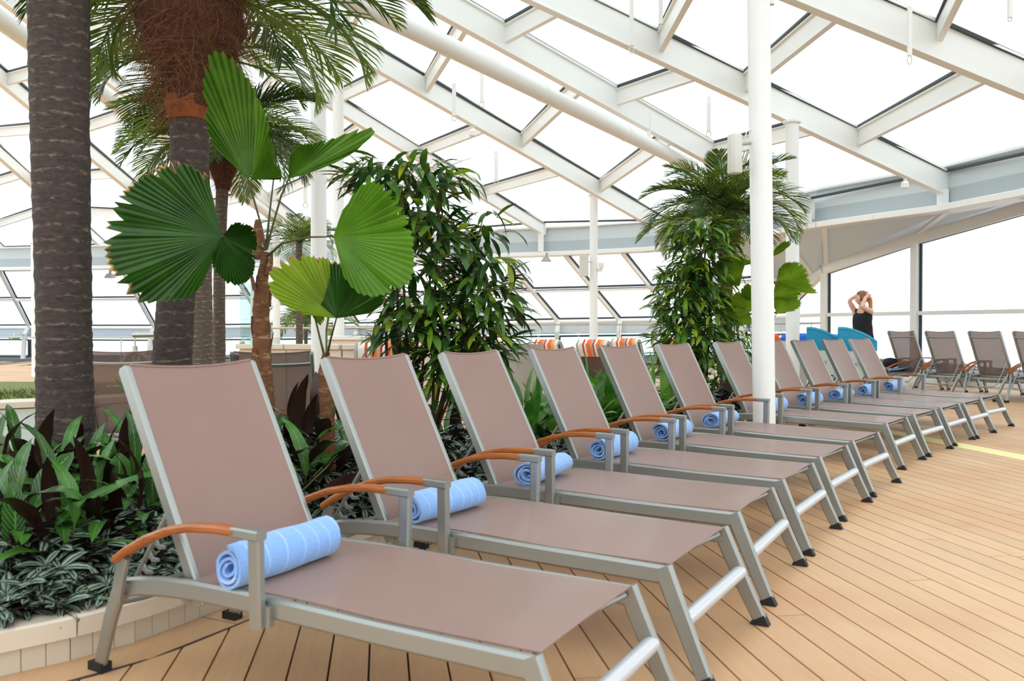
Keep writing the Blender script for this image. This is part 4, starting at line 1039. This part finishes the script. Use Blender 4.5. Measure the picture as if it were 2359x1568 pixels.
for s, d in ((5.75, .42), (5.95, .7), (6.2, .45), (6.45, .7), (6.75, .45), (7.0, .65), (7.3, .45), (7.55, .65), (7.9, .45), (8.2, .6), (8.8, .5), (5.6, .3), (5.85, .55), (6.1, .3), (6.35, .5), (6.6, .3), (6.9, .5), (7.15, .3), (7.45, .5), (7.75, .3), (8.05, .45), (8.5, .4), (9.1, .4)):
    rosette('lily_plant', inbed(s, d), LL, 9, rg, 'broad-leaved green lily plant between the lounger backs in mid row', 'broad-leaved lilies behind the mid row', 'plant', 40, 84, (.75, 1.15), .22)
for s, d in ((9.6, .5), (10.1, .5), (10.6, .5), (11.0, .5), (11.4, .45), (11.8, .4)):
    rosette('leafy_plant', inbed(s, d), CL, 8, rg, 'low leafy plant in the bed behind the far loungers', 'low plants behind the far loungers', 'plant', 30, 75, (.7, 1.0), .15, .1)
def groundcover(s0, s1, d0, d1, cnt, seed, label, z0=.15, zs=.45):
    r = random.Random(seed); mb = MB()
    for i in range(cnt):
        s = r.uniform(s0, s1); d = r.uniform(d0, d1); p = inbed(s, d, z0+zs*max(0, d-.05)*r.uniform(.5, 1.1)+r.uniform(0, .05)); a0 = r.uniform(0, 6.28)
        tilt = Matrix.Rotation(r.uniform(-.6, .6), 4, 'X')@Matrix.Rotation(r.uniform(-.6, .6), 4, 'Y')
        for k in range(6):
            a = a0+k*1.05+r.uniform(-.2, .2); d_ = V((math.cos(a), math.sin(a), r.uniform(.1, .7)))
            l = r.uniform(.085, .135); mb.leaf(l, l*.40, .8, .25, 4, Matrix.Translation(p)@tilt@frame_m((0, 0, 0), d_, (0, 0, 1)))
    o = mb.build('striped_groundcover', L_tra, sharp=80); tag(o, label, 'ground cover', kind='stuff'); return o
groundcover(.0, 2.9, .03, .50, 430, 1, 'silver and green striped trailing leaves over the kerb at lower left')
groundcover(2.6, 5.2, .05, .55, 360, 2, 'striped trailing leaves low between the first three loungers', zs=.75)
groundcover(5.2, 9.0, .05, .5, 520, 3, 'striped trailing leaves low behind the mid row loungers', zs=.6)
groundcover(9.0, ELEN-.05, .05, .6, 560, 4, 'striped trailing leaves behind the far loungers', zs=.6)
fm = MB().leaf(.07, .035, .9, .3, 5).mesh('fallen_leaf', L_dark, True, 80)
tag(inst('fallen_leaf', fm, None, Matrix.Translation(V((-1.63, 2.90, .155)))@Matrix.Rotation(R(200), 4, 'Z')@Matrix.Rotation(R(40), 4, 'Y')), 'small maroon leaf hanging over the cream kerb', 'leaf')

# ================================================================== FIXTURES
# column speaker
spk = empty('column_speaker', (0, 0, 0), label='slim white speaker clamped to the tall column', cat='speaker')
p = at(1693, 355, 7.35); w_, h_, d_ = .105, .33, .12
spk.location = p; spk.rotation_euler = (0, 0, R(12))
MB().sweep([(0, 0, -h_/2), (0, 0, -h_/2+.01), (0, 0, h_/2-.01), (0, 0, h_/2)], rect(w_, d_, .025), (1, 0, 0), [.9, 1, 1, .9]).build('case', pale, spk)
MB().tube([(.05, .0, .09), (.12, .03, .10), (.16, .04, .11)], .014, 8).build('bracket', greyp, spk)
MB().tube([(.05, .0, -.14), (.16, .04, -.12)], .008, 6).build('bracket', greyp, spk)
MB().tube([(.12, .03, .10), (.11, .03, .16), (.13, .035, .21), (.17, .04, .22)], .006, 6).build('cable', pale, spk)
spk = empty('column_speaker', at(1345, 612, 20.8), label='grey box speaker on the far middle column', cat='speaker')
MB().sweep([(0, 0, -.25), (0, 0, .25)], rect(.22, .16, .03), (1, 0, 0)).build('case', pale, spk); MB().tube([(.1, 0, .1), (.2, .1, .1)], .02, 6).build('bracket', pale, spk)
cm = empty('security_camera', at(1385, 615, 20.9), label='small white spotlight on the right of the far middle column', cat='spotlight')
MB().lathe([(.05, -.08), (.075, 0), (.07, .06)], 12, (0, 0, .05)).build('head', white, cm); MB().box((-.02, .05, -.07), (.1, .1, .08)).build('bracket', white, cm); MB().tube([(-.13, .1, -.08), (0, .05, -.06)], .015, 6).build('arm', white, cm)
# hanging window straps
for px, y0, y1, Y, lb in [(1455, 0, 125, 10.2, 'left of the pair at the top centre'), (1522, -10, 68, 9.8, 'right of the pair at the top centre'), (1495, 258, 346, 15, 'below the duct'), (1633, 222, 318, 14.5, 'above the right palm'), (1110, 165, 248, 15.5, 'right one near the palm fronds'), (1046, 192, 280, 15.8, 'left one near the palm fronds'), (1143, 348, 425, 20, 'above the tall shrub'), (2096, 15, 150, 9.2, 'in the upper right panes'), (2327, -10, 50, 8.2, 'in the top right corner'), (703, 400, 480, 21, 'left of the paired columns')]:
    a, b = at(px, y0, Y), at(px, y1, Y); L_ = a.z-b.z; k = Y/F
    o = empty('roof_strap', a, label='thin white hanging roof rod with wire loop, '+lb, cat='fitting', group='hanging roof rods')
    MB().box((0, 0, -L_*.42), (9*k, .03, L_*.84)).build('arm', white, o, smooth=False)
    MB().tube([V((math.cos(t)*5*k, 0, -L_*.91+math.sin(t)*L_*.075)) for t in [i*math.pi/6 for i in range(13)]], 1.2*k, 5).build('loop', pale, o)
# little roof lamps
for px, py, Y, lb in [(1089, 305, 17, 'small white roof lamp under the middle rafter'), (2085, 425, 15, 'small white roof lamp under the right rafter end'), (1775, 3, 9, 'small round roof lamp beside the tall column top')]:
    o = empty('roof_lamp', at(px, py, Y), label=lb, cat='lamp'); k = Y/F
    MB().lathe([(9*k, -8*k), (9*k, 3*k), (5*k, 8*k)], 14).build('shade', white, o); MB().lathe([(4*k, 8*k), (4*k, 14*k)], 8).build('stem', pale, o)
for px, py, Y, lb in [(1258, 594, 24.6, 'grey floodlight hung from the ring beam at the centre'), (253, 632, 31, 'grey floodlight hung from the ring beam at left')]:
    o = empty('floodlight', at(px, py, Y), label=lb, cat='floodlight'); k = Y/F
    MB().sweep([(0, 0, -8*k), (0, 0, 2*k)], rect(24*k, 18*k, 3*k), (1, 0, 0), [1, .5]).build('housing', greyp, o); MB().tube([(0, 0, 0), (2*k, 0, 12*k)], 3*k, 6).build('bracket', greyp, o)
# exit sign, far left
o = empty('exit_sign', at(33, 779, 33.2), label='small green exit sign at the far left', cat='sign'); k = 33.2/F
MB().box((0, .5, 9*k), (.1, 1.0, .06)).build('arm', white, o, smooth=False); MB().box((0, 0, 5*k), (.06, .06, 9*k)).build('hanger', white, o, smooth=False)
MB().box((0, 0, 0), (24*k, .05, 6*k)).build('panel', greenm, o, smooth=False)
MB().box((-6*k, -.03, 0), (5*k, .01, 3*k)).build('pictogram', white, o, smooth=False)
# ---- far railings
def railing(P, zr, label, glassy=True, step=1.05, r=.02):
    root = empty('railing', label=label, cat='railing'); P = [V(p) for p in P]
    MB().tube([p+V((0, 0, zr)) for p in P], r, 8).build('handrail', steel, root)
    pts = resample(P, step)
    for q, t in pts: MB().tube([q, q+V((0, 0, zr*.62)), q+V((0, 0, zr*.66)), q+V((0, 0, zr))], [.022, .022, .010, .010], 8).build('post', steel, root)
    if glassy:
        for (q, t), (q2, t2) in zip(pts, pts[1:]):
            mb = MB(); bar(mb, q.lerp(q2, .05)+V((0, 0, zr*.48)), q2.lerp(q, .05)+V((0, 0, zr*.48)), .012, zr*.72); mb.build('glass_panel', glassg, root, smooth=False)
    return root
railing([(at(1150, 748, 22.5).x, 22.5, 0), (at(1560, 748, 21.6).x, 21.6, 0)], 1.29, 'steel railing with glass panels before the far slanted windows')
railing([(at(1560, 748, 21.6).x+.3, 21.4, 0), (6.2, 17.8, 0), (6.0, 16.6, 0)], 1.29, 'steel railing end seen right of the tall column')
railing([(at(560, 748, 17.5).x, 17.5, 0), (at(900, 748, 17.5).x, 17.5, 0)], 1.19, 'steel and glass railing behind the low cream wall', True, 1.5)
rl = empty('handrail', (0, 0, 0), label='steel handrail with post behind the palms at left', cat='handrail')
p = at(307, 771, 10); q = at(470, 768, 10); MB().tube([p, q], .03, 12).build('rail', steel, rl)
for px in (311, 455):
    c = at(px, 771, 10); MB().tube([(c.x, 10, .5), (c.x, 10, c.z-.13)], .028, 10).build('post', steel, rl); MB().tube([(c.x, 10, c.z-.13), (c.x, 10, c.z)], .009, 8).build('post', steel, rl)
MB().tube([(at(300, 0, 10).x-.3, 10, .49), (at(460, 0, 10).x+.1, 10, .49)], .02, 8).build('rail', steel, rl)
for c in (at(311, 771, 10), at(455, 771, 10)): MB().tube([(c.x, 10, 0), (c.x, 10, .5)], .028, 10).build('post', steel, rl)
ld = empty('pool_ladder', (0, 0, 0), label='curved steel pool ladder handles beside the handrail post', cat='ladder')
for dx, yy in ((0, 9.6), (.17, 9.75)):
    c = at(283, 850, yy); MB().tube([(c.x+dx, yy, 0), (c.x+dx, yy, .78), (c.x+dx+.05, yy, .87), (c.x+dx+.14, yy, .905), (c.x+dx+.24, yy, .87), (c.x+dx+.4, yy, .68), (c.x+dx+.42, yy, 0)], .026, 10).build('handle', steel, ld)
railing([(-9.3, 15.2, 0), (-4.9, 15.0, 0)], .40+.62, 'thin steel railing at far left behind the big trunk', False, 2.4, .012)
# ---- low cream pool wall
def curved_wall(name, P, h, th, mat, cop, label, cat, over=.08, ch=.07):
    root = empty(name, label=label, cat=cat); P = [V((x, y, 0)) for x, y in P]; mb = MB(); cb = MB()
    for a, b in zip(P, P[1:]): bar(mb, a+V((0, 0, h/2)), b+V((0, 0, h/2)), th, h); bar(cb, a+V((0, 0, h+ch/2)), b+V((0, 0, h+ch/2)), th+over*2, ch)
    mb.build('wall', mat, root, smooth=False); cb.build('coping', cop, root, smooth=False); return root
cw = M('warm_white_plaster', sr(238, 226, 210), .5, var=.03)
curved_wall('pool_wall', [(-3.95, 12.6), (-3.2, 12.35), (-2.4, 12.2), (-1.6, 12.25), (-1.0, 12.5), (-.4, 13.2)], .88, .25, cw, cream, 'low curved cream wall with a rounded coping behind the palms', 'wall')
curved_wall('pool_wall', [(-3.4, 15.3), (-2.6, 15.1), (-1.9, 15.1), (-1.3, 15.5)], .98, .3, cw, white, 'upper white ledge behind the low curved cream wall', 'wall')
wb = empty('white_planter', label='curved white planter with mossy top left of the large trunk', cat='planter')
P = [(-8, 7.4), (-6.4, 7.55), (-5.2, 7.9), (-4.35, 8.5), (-3.7, 9.3), (-3.5, 10.4)]
mb = MB(); cb = MB(); mg = MB()
sidew = M('pale_aqua_wall', sr(206, 222, 218), .5, var=.05)
for a, b in zip(P, P[1:]):
    a, b = V((*a, 0)), V((*b, 0)); bar(mb, a+V((0, 0, .2)), b+V((0, 0, .2)), .06, .4); bar(cb, a+V((-.1, .1, .44)), b+V((-.1, .1, .44)), .42, .06)
mb.build('wall', sidew, wb, smooth=False); cb.build('coping', cream, wb, smooth=False)
pp = [V((x-.25, y+.25, .46)) for x, y in P]+[V((-5, 11.5, .46)), V((-8, 11.5, .46))]
mg.add(pp+[q-V((0, 0, .3)) for q in pp], [tuple(range(len(pp)))[::-1]]+[(i, (i+1) % len(pp), (i+1) % len(pp)+len(pp), i+len(pp)) for i in range(len(pp))]); mg.build('moss', moss, wb, smooth=False)
gr = MB(); r = random.Random(3)
for i in range(2600):
    k = r.randrange(len(P)-1); a = V((*P[k], 0)).lerp(V((*P[k+1], 0)), r.random()); p = a+V((-1, 1, 0))*r.uniform(.22, 1.1)+V((0, 0, .45))
    gr.leaf(r.uniform(.04, .09), .012, .5, .1, 2, frame_m(p, V((r.uniform(-.5, .5), r.uniform(-.5, .5), 1)), (0, 1, .1)))
g = gr.build('short_grass', moss, wb, smooth=False); g['kind'] = 'stuff'
# glass screen with clips
gs = empty('glass_screen', label='tall frameless glass screen with steel clips left of the fan palm stem', cat='screen')
a, b = at(555, 800, 13), at(582, 800, 13.6); mb = MB(); bar(mb, V((a.x, a.y, 1.0)), V((b.x, b.y, 1.0)), .02, 1.75); mb.build('panel', glassg, gs, smooth=False)
for z in (.96, 1.72): MB().tube([(a.x-.01, a.y-.03, z), (a.x+.05, a.y+.02, z)], .025, 10).build('clip', steel, gs)
MB().tube([(b.x+.02, b.y, 0), (b.x+.02, b.y, 1.9)], .05, 12).build('post', white, gs)
# grey moulded chair side and a side table behind the shrub
gp = empty('tub_chair', at(1195, 900, 12.6), label='grey moulded seat shell beside the striped cushions', cat='chair'); gp.location.z = 0
def shell(u, v):
    a = R(-200+220*u); rr = .33*(1-.12*(1-v)); z = .08+v*(.82+.06*math.sin(math.pi*u)); return (rr*math.cos(a), rr*math.sin(a), z)
MB().sheet(shell, 20, 8, .03).build('shell', greyp, gp); MB().lathe([(.26, .36), (.27, .40), (.24, .44)], 20).build('seat', greyp, gp); MB().lathe([(.2, 0), (.2, .03), (.05, .06), (.05, .36)], 16).build('pedestal', steel, gp)
# far right lounge seat with bright cushions behind column
sf = empty('lounge_sofa', (at(1850, 850, 15).x, 15.6, 0), label='grey lounge seat with orange and blue cushions behind the column', cat='sofa')
MB().sweep([(-.55, 0, .5), (.75, 0, .5)], rect(.24, .9, .08), (0, 1, 0)).build('back', greyp, sf); MB().sweep([(-.55, .45, .28), (.75, .45, .28)], rect(.8, .34, .06), (0, 1, 0)).build('seat', greyp, sf)
for x, m_, lb in ((-.42, orangec, 'orange cushion on the lounge seat left of the column'), (.12, bluec, 'blue cushion on the lounge seat right of the column')):
    c = MB().sweep([(-.26, 0, 0), (-.2, 0, 0), (.2, 0, 0), (.26, 0, 0)], rect(.12, .38, .05), (0, 1, 0), [.6, 1, 1, .6]).build('cushion', m_); c.location = (sf.location.x+x, 15.8, .90); tag(c, lb, 'cushion')

# ================================================================== TOWEL BINS
def towel_bin(px0, px1, Y, rz, label):
    xl = (px0-1179.5)/F*Y; wd = (px1-px0)/F*Y; o = empty('towel_bin', (xl, Y, 0), rz, label=label, cat='towel bin', group='turquoise towel return bins')
    D = .55
    top = [(0, 1.19), (.06, 1.192), (.14, 1.183), (.24, 1.16), (.34, 1.125), (.44, 1.08), (.54, 1.02), (.57, .99)]; sx = wd/.57
    n = len(top); vs = []
    for y in (0, D):
        vs += [(x*sx, y, z) for x, z in top]+[(.57*sx, y, .87), (0, y, .87)]
    m_ = n+2
    mb = MB(); mb.add(vs, [tuple(range(m_))[::-1], tuple(range(m_, 2*m_))]+[(i, (i+1) % m_, (i+1) % m_+m_, i+m_) for i in range(m_)]); mb.build('hood', turq, o, sharp=30)
    mb = MB(); mb.add([(x*sx, -.012, z-.02) for x, z in top]+[(x*sx, -.012, z+.008) for x, z in top]+[(x*sx, .02, z-.02) for x, z in top]+[(x*sx, .02, z+.008) for x, z in top],
        [(i, i+1, i+1+n, i+n) for i in range(n-1)]+[(i+n, i+1+n, i+1+3*n, i+3*n) for i in range(n-1)]+[(i+2*n, i+3*n, i+1+3*n, i+1+2*n) for i in range(n-1)]); mb.build('rim', M('bright_turquoise_rim', sr(20, 175, 212), .3), o, smooth=False)
    MB().sweep([(wd/2, D/2, .04), (wd/2, D/2, .868)], rect(wd*.97, D*.96, .02), (1, 0, 0)).build('body', binw, o)
    MB().box((wd/2, D/2, .02), (wd*.85, D*.8, .04)).build('plinth', ink, o, smooth=False)
    cu = bpy.data.curves.new('lettering', 'FONT'); cu.body = 'reT'; cu.size = .075; cu.extrude = .001; cu.materials.append(M('grey_blue_print', sr(120, 130, 150), .6))
    t0 = bpy.data.objects.new('lettering', cu); t = bpy.data.objects.new('lettering', bpy.data.meshes.new_from_object(t0)); bpy.data.objects.remove(t0); C.objects.link(t); t.parent = o; t.location = (wd*.36, -.003, .66); t.rotation_euler = (math.pi/2, 0, 0)
    rs = MB()
    for k in range(3):                      # three chasing arrows
        pts = [V((wd*.72+.04*math.cos(R(90+k*120+a)), -.004, .47+.04*math.sin(R(90+k*120+a)))) for a in (-50, -25, 0, 25)]
        rs.sweep(pts, rect(.004, .014, .001), (0, 1, 0)); e = pts[-1]; d = (pts[-1]-pts[-2]).normalized()
        nn = V((-d.z, 0, d.x)); rs.add([e+nn*.016, e-nn*.016, e+d*.024, e+nn*.016+V((0, .003, 0)), e-nn*.016+V((0, .003, 0)), e+d*.024+V((0, .003, 0))], [(0, 1, 2), (5, 4, 3), (0, 3, 4, 1), (1, 4, 5, 2), (2, 5, 3, 0)])
    rs.build('recycling_mark', ink, o, smooth=False)
    return o
towel_bin(1858, 1934, 12.25, R(-19), 'turquoise-hooded towel bin nearest the round column')
towel_bin(1931, 2014, 11.9, R(-20), 'turquoise-hooded towel bin in front of the standing woman')
tt = inst('rolled_towel', tmesh[1], None, Matrix.Translation(at(1915, 778, 12.5))@Matrix.Rotation(R(80), 4, 'Z')); tag(tt, 'light blue towel poking up behind the left towel bin', 'towel')

# ================================================================== PERSON
PB = V(((1988-1179.5)/F*13.0, 13.0, 0))
person = empty('person', PB, label='woman in a black sleeveless top with both hands raised to her hair', cat='person')
def skinmesh(name, verts, edges, radii, mat, parent, root=0, sub=2, extra=None):
    me = bpy.data.meshes.new(name); me.from_pydata(verts, edges, []); me.materials.append(mat)
    o = bpy.data.objects.new(name, me); C.objects.link(o); o.parent = parent
    sk = o.modifiers.new('skin', 'SKIN'); sk.use_smooth_shade = True
    if not me.skin_vertices: me.attributes
    for i, q in enumerate(me.skin_vertices[0].data):
        r_ = radii[i]; q.radius = r_ if isinstance(r_, tuple) else (r_, r_); q.use_root = (i == root)
    ss = o.modifiers.new('sub', 'SUBSURF'); ss.levels = sub; ss.render_levels = sub
    return o
# forward = (-.87,-.5), her right = (-.5,.87); z up
Fw, Rt = V((-.87, -.5, 0)), V((-.5, .87, 0)); up = V((0, 0, 1))
P_ = lambda f, r_, z: Fw*f+Rt*r_+up*z
bv = [P_(0, 0, .98), P_(.0, 0, 1.12), P_(.02, 0, 1.28), P_(.0, 0, 1.42), P_(.01, 0, 1.50), P_(.035, 0, 1.56),
      P_(-.01, -.15, 1.43), V((-.135, -.27, 1.50)), V((-.03, -.17, 1.64)), V((-.012, -.155, 1.665)),
      P_(-.01, .15, 1.43), V((-.17, .12, 1.61)), V((-.03, .08, 1.70)), V((.02, .05, 1.715)),
      P_(0, -.10, .90), P_(.02, -.10, .50), P_(-.02, -.10, .09), P_(.10, -.11, .03),
      P_(0, .10, .90), P_(.02, .10, .50), P_(-.02, .10, .09), P_(.10, .11, .03)]
be = [(0, 1), (1, 2), (2, 3), (3, 4), (4, 5), (3, 6), (6, 7), (7, 8), (8, 9), (3, 10), (10, 11), (11, 12), (12, 13), (0, 14), (14, 15), (15, 16), (16, 17), (0, 18), (18, 19), (19, 20), (20, 21)]
br = [(.12, .085), (.10, .075), (.11, .085), (.085, .07), .045, .05, .048, .036, .024, .026, .048, .036, .024, .026, .085, .055, .036, .034, .085, .055, .036, .034]
skinmesh('body', bv, be, br, skin, person)
# head with features
TF, TR = Fw, Rt; hc = P_(.03, 0, 1.63); Fw, Rt = V((-.985, .17, 0)), V((.17, .985, 0)); hd_ = MB(); vs = []; fs = []; nu, nv = 20, 14
for i in range(nv+1):
    th_ = math.pi*i/nv
    for j in range(nu):
        ph = 2*math.pi*j/nu; d = Fw*(math.sin(th_)*math.cos(ph))+Rt*(math.sin(th_)*math.sin(ph))+up*math.cos(th_)
        q = V((math.sin(th_)*math.cos(ph), math.sin(th_)*math.sin(ph), math.cos(th_)))
        rr = V((q.x*.090, q.y*.070, q.z*.112))
        if q.z < -.2: rr.y *= 1+(q.z+.2)*.45; rr.x *= 1+(q.z+.2)*(.05 if q.x > 0 else .5)
        if q.x > .85 and abs(q.z+.12) < .22: rr.x += .020*max(0, 1-abs(q.y)*4)*max(0, 1-abs(q.z+.2)*4)
        if q.x > .75 and abs(q.z-.08) < .16 and .2 < abs(q.y) < .55: rr.x -= .008
        if q.x > .75 and abs(q.z+.5) < .1: rr.x += .005
        vs.append(hc+Fw*rr.x+Rt*rr.y+up*rr.z)
for i in range(nv):
    for j in range(nu): fs.append((i*nu+j, (i+1)*nu+j, (i+1)*nu+(j+1) % nu, i*nu+(j+1) % nu))
hd_.add(vs, fs); head = hd_.build('head', skin, person, sharp=80)
for s in (-1, 1):
    MB().lathe([(.003, -.012), (.011, 0), (.003, .012)], 10, hc+Fw*.071+Rt*s*.028+up*.012).build('eye', white, head)
    MB().lathe([(.002, -.004), (.005, 0), (.002, .004)], 8, hc+Fw*.081+Rt*s*.028+up*.012).build('pupil', ink, head)
    e = hc-Fw*.005+Rt*s*.078; MB().sweep([e-up*.03, e-up*.01+Rt*s*.008, e+up*.025+Rt*s*.01], rect(.022, .012, .004), Fw, [.5, 1, .8]).build('ear', skin, head)
MB().tube([hc+Fw*.066+Rt*-.020-up*.062, hc+Fw*.074-up*.060, hc+Fw*.066+Rt*.020-up*.062], [.003, .006, .003], 6).build('lips', M('lip', sr(190, 100, 95), .5), head)
# hair: cap swept back into a loose tail, plus strands
hb = MB(); vs = []; fs = []
for i in range(9):
    th_ = math.pi*.62*i/8
    for j in range(20):
        ph = 2*math.pi*j/20; q = V((math.sin(th_)*math.cos(ph), math.sin(th_)*math.sin(ph), math.cos(th_)))
        k = 1.0 if q.x < .55 or q.z > .55 else .9
        vs.append(hc-Fw*.008+Fw*q.x*.098*k+Rt*q.y*.080*k+up*(q.z*.122+.004+(0 if q.x < .3 else .03*(q.x-.3))))
for i in range(8):
    for j in range(20): fs.append((i*20+j, (i+1)*20+j, (i+1)*20+(j+1) % 20, i*20+(j+1) % 20))
hb.add(vs, fs); hb.build('hair', hairm, person, sharp=80)
r = random.Random(8); hs = MB()
for k in range(46):
    s0 = hc-Fw*(.07+r.uniform(0, .03))+Rt*r.uniform(-.06, .04)+up*r.uniform(-.02, .08)
    hs.tube([s0, s0-Fw*.035-up*.07, s0-Fw*r.uniform(.03, .05)-up*.14, s0-Fw*r.uniform(.01, .05)-up*r.uniform(.18, .23)], [.008, .009, .007, .002], 5)
hs.build('hair_tail', M('golden_hair', sr(196, 140, 70), .45, var=.3, nscale=60), person)
# hands with separate fingers laid on the head
def hand(wrist, tip, palmn, side, nm):
    d = (tip-wrist).normalized(); sd = d.cross(palmn).normalized()*side
    c = wrist+d*.045; vs = [wrist, c, wrist+d*.08]; es = [(0, 1), (1, 2)]; rr = [(.022, .016), (.034, .015), (.034, .012)]
    for k, (o_, l) in enumerate(((-.030, .062), (-.010, .074), (.011, .070), (.030, .055))):
        b = wrist+d*.078+sd*o_; m_ = b+d*l*.5+palmn*-.004; e = b+d*l-palmn*-.014
        n0 = len(vs); vs += [b, m_, e]; es += [(2, n0), (n0, n0+1), (n0+1, n0+2)]; rr += [.0095, .0088, .0065]
    n0 = len(vs); b = wrist+d*.03-sd*.028; vs += [b, b-sd*.022+d*.028, b-sd*.026+d*.055]; es += [(1, n0), (n0, n0+1), (n0+1, n0+2)]; rr += [.012, .010, .007]
    return skinmesh(nm, vs, es, rr, skin, person, 1, 1)
hand(V((-.03, -.165, 1.645)), V((.07, -.085, 1.71)), V((-.3, .5, -.8)).normalized(), 1, 'hand')
hand(V((-.04, .085, 1.70)), V((.09, .02, 1.745)), V((0, -.1, -1)), -1, 'hand')
# black sleeveless top and trousers following the body
Fw, Rt = TF, TR
tb = MB(); prof = [(1.445, .118, .05, -.005), (1.40, .15, .088, 0), (1.34, .155, .115, .012), (1.27, .146, .122, .02), (1.18, .150, .125, .005), (1.12, .150, .125, 0), (1.04, .165, .14, 0), (.96, .18, .155, -.005), (.88, .185, .16, -.005), (.80, .185, .155, 0), (.70, .18, .15, 0)]
vs = []; fs = []; n = 28
for z, a, b, f in prof:
    for j in range(n):
        t = 2*math.pi*j/n; k = 1+.02*math.sin(t*9+z*3); vs.append(Rt*math.cos(t)*a*k+Fw*(math.sin(t)*b*k+f)+up*z)
for i in range(len(prof)-1):
    for j in range(n): fs.append((i*n+j, (i+1)*n+j, (i+1)*n+(j+1) % n, i*n+(j+1) % n))
tb.add(vs, fs); tb.build('black_top', blackc, person, sharp=80)
for s in (-1, 1):
    MB().sweep([P_(.055, s*.085, 1.42), P_(.035, s*.085, 1.475), P_(-.02, s*.085, 1.47), P_(-.06, s*.08, 1.42)], rect(.05, .012, .003), Rt).build('shoulder_strap', blackc, person)
for s in (-1, 1):
    MB().tube([P_(0, s*.09, .75), P_(.02, s*.10, .5), P_(-.01, s*.10, .12)], [.10, .072, .058], 14).build('trouser_leg', blackc, person)
